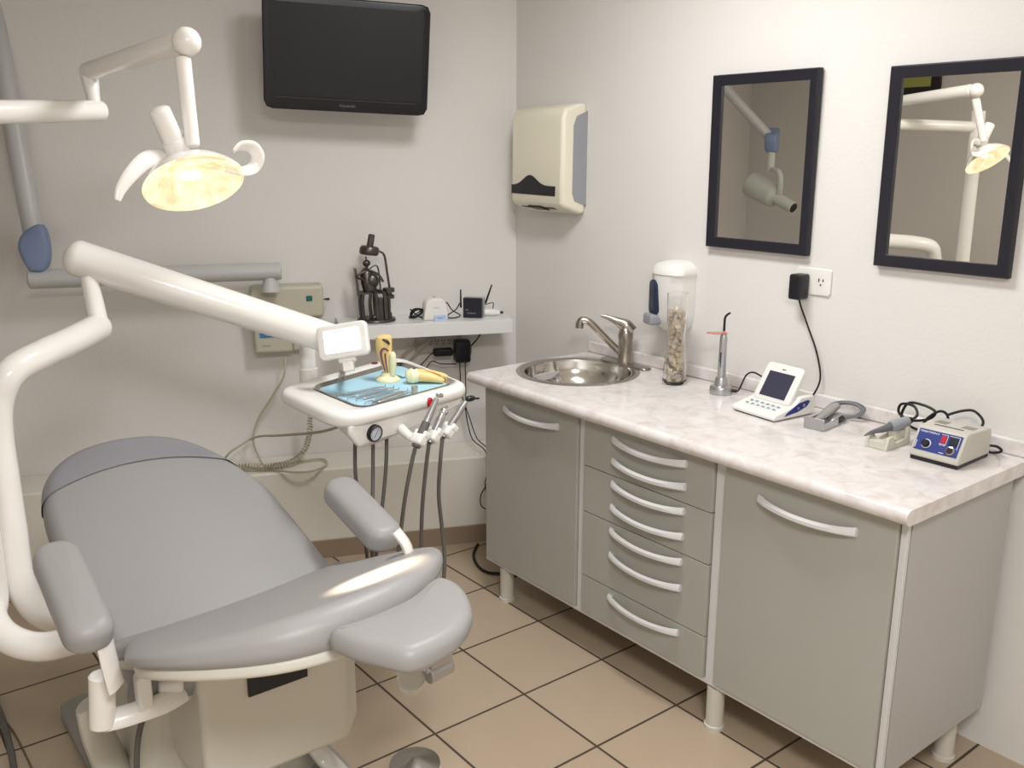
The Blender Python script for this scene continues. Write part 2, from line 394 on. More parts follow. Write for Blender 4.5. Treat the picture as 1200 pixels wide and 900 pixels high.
# ================================================================== RIGHT WALL THINGS
def wallr(name, label, cat, y, z, group=None): return thing(name, label, cat, (XW, y, z), -PI/2, group)   # local x = -y, local -y faces the room
def mirror(y0, y1, z0, z1, label, fw=.033, tilt=0.):
    T = wallr('wall_mirror', label, 'mirror', (y0+y1)/2, z0, 'black framed mirrors on the right wall')
    T.rotation_euler = (.0102, 0, -PI/2)
    w, h = y1-y0, z1-z0
    b = B()
    o_ = [(-w/2, 0), (w/2, 0), (w/2, h), (-w/2, h)]; i_ = [(-w/2+fw, fw), (w/2-fw, fw), (w/2-fw, h-fw), (-w/2+fw, h-fw)]
    def q(P, d): return [V(x, d, z) for x, z in P]
    A, Bq, Cq, Dq = q(o_, -.001), q(o_, -.022), q(i_, -.018), q(i_, -.008)
    rings = [A, Bq, [V(x*.985, -.026, h/2+(z-h/2)*.99) for x, z in o_], Cq, Dq]
    b.rings(rings, cap0=True, cap1=False); obj('frame', b, FRAME, T, bevel=.0015)
    b = B(); b.box((0, -.0095, h/2), (w-2*fw+.004, .002, h-2*fw+.004), RX(0)); g = obj('glass', b, MIRROR, T)
    g.rotation_euler = (tilt, 0, 0)
    return T
mirror(1.687, 2.083, 1.331, 1.880, 'narrower black framed mirror above the curing light, left of the pair')
mirror(1.085, 1.462, 1.325, 1.868, 'black framed mirror at the right edge, showing the lit dental lamp')

# outlet plate + plug
T = wallr('wall_outlet', 'white wall socket plate beside the black plug adapter below the mirrors', 'outlet', 1.665, 1.255)
b = B(); b.pillow(resample(rrect(.122, .082, .005), 40), 0, .007, .003, Matrix.Translation((0, 0, 0)) @ RX(PI/2), inner=2); obj('plate', b, WHITEP, T)
b = B(); b.box((.02, -.0078, .006), (.003, .002, .010)); b.box((.034, -.0078, .006), (.003, .002, .008)); b.cyl((.027, -.0072, -.008), (.027, -.009, -.008), .0026, seg=12); obj('socket_slots', b, DARK, T)
T = wallr('plug_adapter', 'black plug adapter in the white wall socket with a cord hanging down', 'plug', 1.697, 1.243)
b = B(); b.pillow(resample(rrect(.042, .078, .006), 40), .008, .058, .006, TR(0, 0, -.005) @ RX(PI/2), inner=2); obj('body', b, DARK, T)
b = B(); b.tube([V(2.44, 1.69, 1.222), V(2.445, 1.688, 1.19), V(2.455, 1.66, 1.12), V(2.462, 1.625, 1.04), V(2.462, 1.605, .96), V(2.455, 1.625, .9), V(2.435, 1.64, .884), V(2.40, 1.655, .90)], .0028, 8); obj('cord', b, BLACK, T, world=True)

# paper towel dispenser
T = wallr('towel_dispenser', 'ivory paper towel dispenser with grey sides high on the right wall near the corner', 'dispenser', 2.868, 1.405)
W2, Hh = .315, .415
b = B()
prof = [(-.001, .0), (-.035, .0), (-.115, .03), (-.125, .045), (-.122, .36), (-.105, .395), (-.04, .412), (-.001, .414)]
b.rings([[V(x, y, z) for y, z in prof] for x in (-W2/2, W2/2)]); obj('cover', b, IVORY, T, bevel=.014, angle=50)
b = B(); b.prism([(-.001, .03), (-.06, .05), (-.072, .08), (-.07, .33), (-.055, .365), (-.001, .385)], W2/2-.002, W2/2+.002, Matrix(((0, 0, 1, 0), (1, 0, 0, 0), (0, 1, 0, 0), (0, 0, 0, 1)))); obj('side_panel', b, GREYP, T)
b = B(); wv = [(-.15, .0), (.118, -.004)]+[(x/100, .034+.040*math.exp(-((x+3.5)/5.5)**2)) for x in range(12, -16, -1)]
b.prism(wv, .1215, .1275, TR(0, 0, .072) @ RX(PI/2)); obj('window', b, DARK, T, bevel=.002)
b = B(); b.box((-.02, -.07, .002), (.2, .06, .012), RX(-.25)); b.box((-.02, -.09, -.002), (.08, .05, .012), RX(-.25)); obj('paper_slot', b, DARK, T)

# soap dispenser
T = wallr('soap_dispenser', 'white soap dispenser with dark window on the wall behind the glass vase', 'dispenser', 2.208, 1.024)
b = B()
pts = lambda w, d: [(-w/2, -.001), (-w/2, -d*.6)]+[(-w/2+w*(1-math.cos(a*PI/8))/2, -d*.6-d*.4*math.sin(a*PI/8)) for a in range(1, 8)]+[(w/2, -d*.6), (w/2, -.001)]
R = []
for z, w, d in ((.0, .085, .05), (.004, .09, .055), (.02, .125, .07), (.06, .142, .085), (.17, .145, .095), (.20, .146, .096), (.203, .150, .1), (.222, .146, .096), (.237, .12, .078), (.246, .075, .05), (.249, .02, .02)):
    R.append([V(x, y, z) for x, y in pts(w, d)])
b.rings(R); obj('housing', b, WHITEP, T, angle=50)
b = B(); b.pillow(resample(rrect(.055, .125, .02), 40), 0, .02, .006, TR(-.042, -.072, .118) @ RZ(-.35) @ RX(PI/2), inner=2); obj('window', b, SOAPY, T)
b = B(); b.pillow(resample(rrect(.062, .04, .012), 40), 0, .05, .008, TR(-.044, -.055, .04) @ RZ(-.3) @ RX(PI/2), inner=2); obj('push_bar', b, GREYP, T)

# ================================================================== ON THE WORKTOP
vx, vy = 2.345, 2.095
vz = thing('glass_vase', 'tall waisted clear glass vase holding seashells in front of the soap dispenser', 'vase', (vx, vy, CT))
def vrad(z):
    k = [(0, .041), (.03, .0405), (.08, .036), (.13, .031), (.17, .0305), (.21, .033), (.32, .036)]
    for (a, ra), (c, rc) in zip(k, k[1:]):
        if z <= c: return ra+(rc-ra)*(z-a)/(c-a)
    return .036
zz = [i*.01 for i in range(32)]
prof = [(0, 0), (vrad(0)-.002, 0)]+[(vrad(z), z+.002) for z in zz]+[(vrad(z)-.0025, z+.002) for z in zz[::-1] if z > .008]+[(.036, .008), (0, .008)]
b = B(); b.lathe(prof, I4, 40); obj('glass', b, GLASS, vz, angle=60)
def shell_mesh(kind):
    b = B(); n = 10; R = []
    if kind == 0:      # scallop fan
        for k in range(6):
            r = .002+.012*k/5; R.append([V(r*math.cos(a), r*math.sin(a)*.9, .006*math.cos(k/5*1.5)*(1)+.0008*math.cos(i*3.14)) for i, a in enumerate([j*2*PI/16 for j in range(16)])])
        b.rings(R)
    elif kind == 1:    # little spiral cone
        P = []
        for i in range(20):
            a = i*.9; r = .0062*(1-i/21); P.append((r*math.cos(a)*.7, r*math.sin(a)*.7, i*.0011))
        b.tube(P, [.0062*(1-i/21)+.0006 for i in range(20)], 8, 2)
    else:              # curled cowrie
        b.sphere((0, 0, 0), (.013, .008, .007), seg=14); b.sphere((.006, .003, .002), (.006, .006, .006), seg=10)
    return b
protos = []
zlev = .016; cnt = 0; lay = 0
random.seed(3)
slist = []
while zlev < .256:
    r = vrad(zlev)-.0125
    k = 4 if r > .019 else 3
    for i in range(k):
        a = 2*PI*i/k+lay*1.1+random.uniform(-.3, .3); slist.append((vx+math.cos(a)*r*.93, vy+math.sin(a)*r*.93, CT+zlev+random.uniform(-.003, .003)))
    zlev += .0105; lay += 1
LB = ['cream seashell packed in the clear glass vase', 'small grey seashell packed in the clear glass vase', 'tan seashell packed in the clear glass vase']
GR = ['cream seashells in the vase', 'grey seashells in the vase', 'tan seashells in the vase']
for i, p in enumerate(slist):
    k = random.choice((0, 0, 1, 2, 2))
    if len(protos) < 3:
        k = len(protos); o = obj('seashell', shell_mesh(k), (SHELLA, SHELLB, SHELLC)[k]); protos.append(o)
    else:
        o = protos[k].copy(); C.objects.link(o)
    tag(o, LB[k], 'shell', GR[k]); o.location = p; o.rotation_euler = (random.uniform(0, 6), random.uniform(0, 6), random.uniform(0, 6))
    sc = random.uniform(.82, 1.02); o.scale = (sc, sc, sc)

# curing light
cx_, cy_ = 2.36, 1.905
T = thing('curing_light', 'silver dental curing light upright in its round charging base', 'curing light', (cx_, cy_, CT))
b = B(); b.lathe([(.034, 0), (.036, .003), (.036, .022), (.033, .027), (.022, .03), (.019, .052), (.017, .056), (0, .056)]); obj('charging_base', b, SATIN, T)
b = B(); b.lathe([(.013, .05), (.0135, .07), (.012, .16), (.0125, .185), (.009, .198), (.005, .2)], TR(0, 0, 0) @ RX(0)); obj('body', b, SATIN, T)
b = B(); b.lathe([(.010, .186), (.0085, .198), (.004, .21), (0, .21)]); obj('collar', b, ORANGE, T)
b = B(); b.pillow(resample([(math.cos(a)*.034, math.sin(a)*.02) for a in [i*PI/16 for i in range(32)]], 40), .2, .2025, .001, TR(-.012, .018, 0) @ RZ(2.3), inner=2); obj('shield', b, ORANGE, T)
b = B(); b.tube([(0, 0, .205), (0, 0, .235), (0, -.001, .252), (.002, -.006, .262), (.006, -.016, .27)], [.0042, .004, .0038, .0036, .0034], 10); obj('light_guide', b, BLACK, T)
b = B(); b.tube([(.025, -.028, .01), (.03, -.045, .012), (.055, -.04, .03), (.07, -.045, .06), (.06, -.08, .078), (.05, -.13, .07), (.045, -.18, .05), (.04, -.22, .02)], .0028, 8)
b.cyl((.022, -.026, .012), (.03, -.042, .012), .006, seg=12); obj('cord', b, BLACK, T)
b = B(); b.box((-.0118, -.002, .115), (.002, .006, .05)); obj('buttons', b, DINK, T)

# apex locator: white wedge with tilted display
ax = thing('apex_locator', 'white apex locator with tilted dark display and keypad on the worktop', 'dental device', (2.235, 1.668, CT), -PI/2-.09)
# local x = to the right seen from the room, local -y = towards the room
b = B()
R = []
for x in (-.085, .085):
    R.append([V(x, y, z) for y, z in ((-.012, .003), (-.016, .012), (-.008, .02), (.075, .038), (.10, .062), (.155, .062), (.165, .05), (.165, .003))])
b.rings(R); obj('housing', b, WHITEP, ax, bevel=.006)
b = B(); b.box((0, .075, .0015), (.15, .165, .003)); obj('rubber_feet', b, DARK, ax)
TI = TR(0, .062, .034) @ RX(math.radians(58))
b = B(); b.pillow(resample(rrect(.142, .125, .012, cy=.0625), 50), -.012, .004, .004, TI, inner=2); dsp = obj('display_housing', b, WHITEP, ax)
b = B(); b.box((0, .055, .0048), (.098, .082, .001), TI); obj('screen', b, mat('lcd_off', (62,62,78), .25), dsp)
text('brand_text', 'apex', .008, TI @ TR(0, .108, .0045), DINK, dsp)
KT = TR(0, .03, .0292) @ RX(math.atan2(.018, .083))
b = B()
for i in range(6):
    for j in range(2): b.pillow(rrect(.014, .010, .003, 3, (i-2.5)*.021, (j-.5)*.02), 0, .0016, .0008, KT, inner=2)
obj('keypad', b, KEY, ax)
b = B()
for i in range(6):
    for j in range(2): b.box(((i-2.5)*.021, (j-.5)*.02, .0019), (.008, .004, .0005), KT)
obj('key_marks', b, DINK, ax)
b = B(); b.pillow(resample([(.03, .012), (.085, .018), (.125, .03), (.14, .045), (.13, .05), (.09, .045), (.04, .022)], 40), .085, .0862, .0005, Matrix(((0, 0, 1, 0), (1, 0, 0, 0), (0, 1, 0, 0), (0, 0, 0, 1))), inner=2); obj('side_inlay', b, NAVY, ax)
b = B(); b.cyl((.0855, .112, .036), (.0872, .112, .036), .005, seg=16); b.cyl((.0855, .088, .03), (.0872, .088, .03), .004, seg=16); obj('side_sockets', b, GREYP, ax)

# handpiece on silver cradle
M1 = TR(2.262, 1.475, CT) @ RZ(-PI/2+.12)
T = thing('handpiece_cradle', 'silver metal handpiece cradle beside the white apex locator', 'holder', (2.262, 1.475, CT), -PI/2+.12)
b = B(); b.box((0, .05, .003), (.062, .13, .005)); b.box((0, -.014, .018), (.062, .004, .034)); 
b.box((-.029, .03, .014), (.004, .09, .024)); b.box((.029, .03, .012), (.004, .09, .02))
R = [[V(x, .09+.04*math.cos(a)*1, .004+.026*math.sin(a)) for a in [i*PI/8 for i in range(9)]]+[V(x, .09+.036*math.cos(a), .004+.022*math.sin(a)) for a in [i*PI/8 for i in range(8, -1, -1)]] for x in (-.03, .03)]
b.rings(R); obj('cradle_body', b, SATIN, T, bevel=.0015)
T = thing('endo_handpiece', 'silver handpiece lying in the silver cradle with a coiled grey cord', 'handpiece', (2.262, 1.475, CT+.03), -PI/2+.12)
b = B(); b.tube([(0, -.005, -.004), (0, .02, 0), (0, .05, .006), (0, .085, .012), (0, .12, .014)], [.006, .009, .013, .015, .011], 18); obj('body', b, SATIN, T)
b = B(); random.seed(5)
P = [(0, .12, .014), (.0, .135, .012)]
for i in range(88):
    a = i*.4+PI; k = i/88; lo_ = int(a/(2*PI))
    P.append((.012+(.050+.004*math.sin(lo_*2.1))*math.cos(a), .150+.012*math.sin(a+.5)+.003*math.cos(lo_*1.7)+.012*k, -.002+.020*math.sin(a)+.004*math.sin(lo_*3.3)+.004*math.cos(a)))
b.tube(P, .0034, 8, 2); obj('cord', b, mat('grey_cord', (112,114,120), .45), T)

# beige rest with micromotor handpiece
T = thing('handpiece_rest', 'beige plastic handpiece rest on the worktop beside the motor control box', 'holder', (2.245, 1.268, CT), -PI/2)
b = B()
def yz(P, x0, x1): b.rings([[V(x, y, z) for y, z in P] for x in (x0, x1)])
yz([(-.02, 0), (.10, 0), (.10, .012), (.095, .05), (.082, .05), (.078, .02), (.03, .014), (.012, .036), (-.008, .036)], -.033, -.024)
yz([(-.02, 0), (.10, 0), (.10, .012), (.095, .05), (.082, .05), (.078, .02), (.03, .014), (.012, .036), (-.008, .036)], .024, .033)
b.box((0, .04, .004), (.05, .115, .008)); b.box((0, -.004, .012), (.05, .026, .022)); b.box((0, .09, .02), (.05, .012, .038))
obj('rest_body', b, CASTG, T, bevel=.002)
T = thing('micromotor_handpiece', 'grey pointed motor handpiece lying on the beige rest with black cord', 'handpiece', (2.245, 1.268, CT+.044), -PI/2)
b = B(); b.tube([(-.028, -.03, -.012), (-.02, -.01, -.004), (-.006, .02, .002), (.002, .045, .007)], [.0015, .005, .009, .011], 16); obj('nose', b, mat('dark_grey', (112,112,118), .35, .3), T)
b = B(); b.tube([(.002, .045, .007), (.008, .062, .01), (.018, .10, .016)], [.0145, .016, .0145], 18); obj('motor', b, GREYP, T)
b = B(); b.tube([(.018, .10, .016), (.022, .115, .018)], [.012, .008], 12, 0)
P = [(.022, .112, .018), (.03, .128, .032), (.01, .142, .05), (-.03, .15, .046), (-.035, .15, .02), (.0, .15, .006), (.05, .152, .02), (.068, .15, .045), (.03, .155, .055), (-.015, .155, .05), (-.03, .16, .0), (.02, .162, -.02), (.07, .16, -.01), (.1, .155, .02), (.10, .15, .045), (.08, .145, .05), (.05, .14, .02), (.045, .135, -.015), (.075, .15, -.035), (.12, .15, -.036)]
b.tube(P, .0038, 8, 6); obj('cord', b, BLACK, T)

# motor control box
T = thing('motor_control_box', 'grey beige motor control box with blue front panel at the right end of the worktop', 'control box', (2.228, 1.108, CT), -PI/2+.02)
w = .128
b = B(); b.rings([[V(x*w/2, y, z) for y, z in ((0, .010), (0, .024), (.034, .083), (.05, .086), (.165, .080), (.17, .07), (.17, .010))] for x in (-1, 1)]); obj('case', b, BOXG, T, bevel=.004)
b = B(); b.box((0, .085, .006), (w-.004, .168, .011)); obj('base', b, DARK, T, bevel=.002)
PT = TR(0, .0165, .0535) @ RX(math.atan2(.059, .034))
b = B(); b.box((0, 0, .0008), (w-.016, .057, .001), PT); pn = obj('front_panel', b, NAVY, T)
text('panel_text', 'MARATHON-3', .0075, PT @ TR(-.028, .022, .0015), INK, pn)
b = B(); b.lathe([(.0125, .001), (.0125, .0022), (.0105, .0022), (.0105, .001)], PT @ TR(-.028, -.009, 0), 32); obj('dial_ring', b, INK, pn)
b = B(); b.lathe([(.0095, .0), (.0095, .009), (.0085, .011), (0, .011)], PT @ TR(-.029, -.009, 0), 24); obj('speed_knob', b, DARK, pn)
b = B(); b.box((.012, .011, .0022), (.013, .02, .004), PT); obj('power_switch', b, RED, pn, bevel=.001)
b = B(); b.box((.037, .011, .0022), (.022, .02, .004), PT); obj('mode_switch', b, DARK, pn, bevel=.001)
b = B()
for x0, x1, y0, y1 in ((.003, .021, -.002, -.0006), (.0195, .0205, -.002, .024), (.05, .051, -.008, .024), (.024, .05, .0235, .0245), (.003, .020, .0235, .0245), (-.054, -.0525, -.024, -.004), (.01, .022, -.025, -.0235)):
    b.box(((x0+x1)/2, (y0+y1)/2, .0016), (x1-x0, y1-y0, .0008), PT)
obj('panel_lines', b, INK, pn)
b = B(); b.lathe([(.012, .001), (.012, .004), (.009, .005), (.008, .005), (.008, .001)], PT @ TR(.036, -.014, 0), 24); obj('socket_ring', b, CHROME, pn)
b = B(); b.cyl(PT @ V(.036, -.014, 0), PT @ V(.036, -.014, .004), .0078, seg=20); obj('socket', b, BLACK, pn)
text('switch_text', 'ON  OFF', .004, PT @ TR(.012, -.0045, .0015), INK, pn)
b = B(); b.box((0, .066, .0852), (.075, .006, .002)); obj('vent_slot', b, DINK, T)
b = B()
for sx in (-.035, .035):
    for k in range(5): b.box((sx, .09+k*.007, .0842-k*.0003), (.03, .003, .002))
obj('vents', b, mat('vent_grey', (150,148,138), .6), T)
b = B(); b.tube([(.03, .168, .06), (.03, .19, .085), (.0, .2, .105), (-.03, .195, .10), (-.06, .18, .085)], .0036, 8)
b.tube([(.055, .168, .03), (.075, .18, .03), (.085, .19, .02), (.07, .21, .006), (.05, .2, .005), (.03, .19, .02)], .0036, 8); obj('power_cord', b, BLACK, T)

# ================================================================== BACK WALL THINGS
def wallb(name, label, cat, s, D, z, group=None):
    p = bw(s, D, z); return thing(name, label, cat, tuple(p), TH, group)
# television
tv = wallb('television', 'flat black television hung high on the back wall above the figurine', 'television', .345, DW, 1.98)
TM = TR(-.004, -.215, .0) @ RY(math.radians(2.2)) @ RX(math.radians(7))
b = B(); b.pillow(resample(rrect(.605, .395, .028), 80), -.03, .02, .006, TM @ RX(PI/2), inner=2); cs = obj('casing', b, mat('gloss_black', (20,19,24), .25), tv)
b = B(); b.box((0, -.0205, .012), (.555, .001, .32), TM); obj('screen', b, SCREENB, cs)
b = B(); b.box((0, -.0208, -.155), (.52, .0012, .0015), TM); obj('trim_line', b, DINK, cs)
text('brand_text', 'POLAROID', .011, TM @ TR(-.0, -.0206, -.176) @ RX(PI/2), mat('dull_silver_ink', (120,120,126), .5), cs, sx=1.1)
b = B(); b.box((0, .03, 0), (.25, .04, .2), TM); b.box((0, -.09, 0), (.05, .16, .05)); b.box((0, -.008, 0), (.1, .01, .2)); obj('bracket', b, DARK, tv, bevel=.002)

# shelf
T = wallb('wall_shelf', 'thick white shelf on the back wall holding the figurine and router', 'shelf', .62, DW, .915)
b = B(); b.box((0, -.119, .028), (.70, .238, .056)); obj('board', b, mat('white_melamine', (228,228,226), .3, noise=.02), T, bevel=.002)
SZ = .971
# figurine
fg = wallb('metal_figurine', 'dark welded metal figurine seated under a hood on the white shelf', 'figurine', .425, 3.735, SZ)
fg.scale = (1.15, 1, 1)
b = B(); b.lathe([(.066, 0), (.068, .004), (.066, .012), (.06, .014), (0, .014)], I4, 32); obj('base', b, IRON, fg)
b = B()
for q in ((-.05, .02), (-.045, -.02), (-.02, -.03), (.0, .03)): b.tube([(q[0], q[1], .012), (q[0]-.004, q[1], .08), (q[0], q[1], .115)], .006, 8, 3)
b.box((-.02, 0, .118), (.075, .06, .008)); b.box((-.052, .0, .165), (.008, .05, .11), RY(-.08)); obj('chair_frame', b, IRON, fg)
b = B(); b.tube([(-.02, -.005, .125), (-.025, -.003, .16), (-.03, 0, .20), (-.028, 0, .215)], [.024, .026, .02, .008], 12)
b.tube([(-.035, -.01, .205), (-.068, -.03, .185), (-.045, -.05, .178)], .005, 8, 3); b.tube([(-.015, -.01, .205), (.01, -.03, .19), (.022, -.045, .165)], .005, 8, 3)
b.tube([(-.02, -.01, .125), (-.005, -.045, .118), (-.002, -.05, .06), (.0, -.055, .016)], .007, 8, 3); b.tube([(-.0, -.005, .125), (.025, -.04, .118), (.028, -.045, .06), (.03, -.05, .016)], .007, 8, 3)
b.tube([(-.03, 0, .20), (-.028, 0, .225)], .006, 8, 0); b.sphere((-.028, 0, .235), (.014, .014, .014), seg=14); b.sphere((-.012, -.014, .165), (.024, .018, .03), seg=16); b.sphere((-.03, .0, .19), (.024, .016, .022), seg=14); obj('body', b, IRON, fg)
b = B(); b.lathe([(.008, .25), (.03, .252), (.034, .258), (.034, .278), (.028, .286), (.012, .288), (.012, .29), (.0115, .33), (.008, .334), (0, .334)], TR(.02, 0, .012) @ RY(.16) @ TR(-.08, 0, -.005), 24); obj('hood', b, IRON, fg)
b = B(); b.tube([(-.028, 0, .24), (-.03, 0, .262)], .003, 8, 0); b.tube([(-.002, 0, .285), (.02, 0, .28), (.035, 0, .262), (.042, 0, .20), (.05, 0, .125)], .0042, 8, 3)
b.tube([(-.02, 0, .21), (.0, 0, .225), (.012, 0, .21), (.018, 0, .12)], .003, 8, 3); obj('wires', b, IRON, fg)
b = B(); b.lathe([(.006, .012), (.006, .09), (.02, .092), (.02, .105), (.012, .108), (.012, .116), (.021, .118), (.021, .134), (0, .136)], TR(.045, -.005, 0), 20)
b.box((.012, -.02, .055), (.036, .03, .085)); b.sphere((-.01, -.04, .022), .012, seg=12); b.cyl((.045, -.02, .012), (.045, -.02, .035), .008, seg=12); obj('cabinet_and_stand', b, IRON, fg)

# white label printer / card reader
T = wallb('card_reader', 'small white rounded device on the shelf with a blue card in front', 'device', .662, 3.715, SZ)
b = B(); b.pillow(resample([(-.05, 0), (-.048, .03), (-.042, .072), (-.028, .086), (.0, .089), (.028, .086), (.042, .072), (.048, .03), (.05, 0)], 50), -.05, .03, .008, RX(PI/2), inner=2); obj('housing', b, WHITEP, T)
text('brand_text', 'dentimax', .007, TR(0, -.0305, .052) @ RX(PI/2), GREYP, T)
b = B(); b.tube([(-.0, .02, .085), (0, .01, .089)], .006, 8, 0); obj('button', b, GREYP, T)
T = wallb('blue_card', 'pale blue card leaning on the small white device on the shelf', 'card', .678, 3.672, SZ)
b = B(); b.box((0, 0, .010), (.05, .002, .026), RX(-.45)); obj('card', b, mat('pale_blue_card', (158,176,216), .4), T)
text('card_text', '* BOX *', .010, RX(-.45) @ TR(0, -.0012, .011) @ RX(PI/2), DINK, T)
b = B(); random.seed(9)
c0 = bw(.592, 3.735, SZ+.004); P = []
for i in range(40):
    a = i*.8; P.append(c0+DB*(.03*math.cos(a)+random.uniform(-.004, .004))+V(0, 0, .02+.018*math.sin(a*1.3))+NB*(.014*math.sin(a)))
b.tube(P+[bw(.635, 3.76, SZ+.05)], .0026, 6, 3); single('cable_bundle', 'tangled black cable bundle on the shelf left of the small white device', 'cable', b, BLACK)
# router
T = wallb('network_router', 'black network box with silver edge and two antennas on the white shelf', 'router', .82, 3.71, SZ)
RM = RZ(-.42)
b = B(); b.box((0, 0, .042), (.078, .02, .082), RM); obj('front_cover', b, mat('matt_black', (30,29,38), .4), T, bevel=.002)
b = B(); b.box((.004, .022, .042), (.082, .026, .084), RM); obj('back_shell', b, SATIN, T, bevel=.002)
text('brand_text', 'link', .010, RM @ TR(-.022, -.0105, .034) @ RX(PI/2), GREYP, T); text('model_text', 'WIRELESS', .0085, RM @ TR(-.004, -.0105, .02) @ RX(PI/2), GREYP, T)
b = B(); b.tube([(-.044, .03, .04), (-.044, .03, .115)], [.0045, .003], 8, 0); obj('antenna', b, BLACK, T)
b = B(); b.tube([(.045, .03, .056), (.058, .03, .056), (.063, .03, .06), (.09, .035, .13)], [.004, .004, .0045, .003], 8, 2); obj('antenna', b, BLACK, T)
b = B(); b.tube([bw(.71, 3.74, SZ+.06), bw(.72, 3.75, SZ+.06), bw(.74, 3.74, SZ+.03), bw(.77, 3.73, SZ+.01), bw(.75, 3.71, SZ+.004), bw(.72, 3.71, SZ+.004), bw(.72, 3.73, SZ+.012), bw(.76, 3.76, SZ+.03), bw(.775, 3.76, SZ+.055)], .0025, 7)
single('black_cable', 'thin black cable looped on the shelf between white device and router', 'cable', b, BLACK)
T = wallb('intraoral_camera', 'white tapered handheld camera lying on the shelf right of the router', 'camera', .905, 3.74, SZ)
b = B(); b.tube([(-.045, 0, .014), (-.02, 0, .016), (.02, -.005, .0135), (.035, -.005, .013)], [.013, .0155, .013, .010], 16); obj('body', b, WHITEP, T)
b = B(); b.cyl((.036, -.005, .013), (.05, -.006, .0125), .006, seg=12); obj('tip', b, DARK, T)
b = B(); b.tube([(-.02, .02, .045), (.01, .03, .05), (.02, .04, .045), (.02, .05, .02)], .002, 6); obj('cord', b, BLACK, T)

# power strip and adapters
T = wallb('power_strip', 'grey multi-socket power strip fixed to the wall under the white shelf', 'power strip', .70, DW, .84)
b = B(); b.box((0, -.02, 0), (.20, .038, .07)); obj('housing', b, mat('strip_grey', (176,172,164), .5), T, bevel=.006)
b = B()
for i in range(5):
    x = -.04+.028*i
    b.box((x-.005, -.0395, .016), (.003, .002, .009)); b.box((x+.005, -.0395, .016), (.003, .002, .009)); b.cyl((x, -.0388, .003), (x, -.0402, .003), .003, seg=10)
obj('socket_slots', b, DARK, T)
T = wallb('power_adapter', 'flat black power adapter plugged into the middle of the power strip', 'power adapter', .71, 3.80, .812)
b = B(); b.pillow(resample(rrect(.082, .032, .008), 40), -.028, .014, .006, RX(PI/2), inner=2); obj('body', b, BLACK, T)
b = B(); b.tube([(-.04, 0, 0), (-.055, .0, -.008), (-.08, .02, -.04), (-.10, .03, -.06), (-.13, .03, -.062)], .0025, 6); obj('cord', b, BLACK, T)
T = wallb('power_adapter', 'tall black block power adapter at the right end of the power strip', 'power adapter', .79, 3.79, .815)
b = B(); b.pillow(resample(rrect(.066, .095, .008), 40), -.036, .022, .006, RX(PI/2), inner=2); obj('body', b, DARK, T)
b = B(); p0 = [(-.012, 0, -.048), (-.01, 0, -.10), (-.008, 0, -.155)]; b.tube(p0, .0025, 6); b.box((-.006, 0, -.168), (.018, .016, .036)); 
b.tube([(-.006, 0, -.185), (.01, 0, -.25), (.022, -.0, -.33), (.03, -.06, -.38), (.06, -.153, -.40), (.072, -.158, -.46), (.07, -.16, -.54), (.04, -.16, -.60), (.045, -.16, -.65), (.09, -.16, -.675)], .0025, 6); obj('cord', b, BLACK, T)
b = B(); b.tube([(.012, 0, -.048), (.014, 0, -.18), (.012, 0, -.24), (.03, 0, -.30), (.045, -.07, -.37), (.075, -.153, -.40), (.078, -.158, -.47), (.06, -.16, -.54), (.07, -.16, -.60), (.10, -.16, -.64)], .0022, 6); obj('second_cord', b, BLACK, T)
for i, (dx, lab) in enumerate(((0, 'outer pale cord'), (1, 'inner'))):
    b = B()
    if i == 0: b.tube([bw(.61, 3.83, .85), bw(.57, 3.8, .835), bw(.53, 3.8, .80), bw(.515, 3.8, .76), bw(.52, 3.78, .72)], .005, 8); single('pale_cable', 'pale cable arching from the left end of the power strip behind the tray', 'cable', b, CABLEW)
    else: b.tube([bw(.68, 3.81, .88), bw(.63, 3.79, .85), bw(.58, 3.8, .80), bw(.55, 3.8, .76), bw(.54, 3.78, .72)], .005, 8); single('pale_cable', 'pale cable crossing the front of the power strip diagonally', 'cable', b, mat('grey_cable', (170,166,156), .5))
b = B(); b.tube([bw(.765, 3.8, .758), bw(.70, 3.8, .762), bw(.66, 3.8, .775), bw(.63, 3.8, .74), bw(.61, 3.8, .725), bw(.58, 3.8, .75), bw(.54, 3.8, .765), bw(.5, 3.8, .755)], .0024, 6); single('black_cable', 'thin black cable waving across the wall behind the instrument tray', 'cable', b, BLACK)
b = B(); b.tube([bw(.82, 3.83, .81), bw(.86, 3.83, .85), bw(.895, 3.83, .90), bw(.905, 3.84, .914)], .003, 6); single('black_cable', 'short black cable slanting up from the block adapter to the shelf', 'cable', b, BLACK)
b = B(); b.tube([bw(.82, 3.83, .85), bw(.835, 3.83, .82), bw(.83, 3.83, .78), bw(.81, 3.82, .755)], .0045, 6); single('grey_cable', 'grey cable curving down behind the block power adapter', 'cable', b, HOSE)

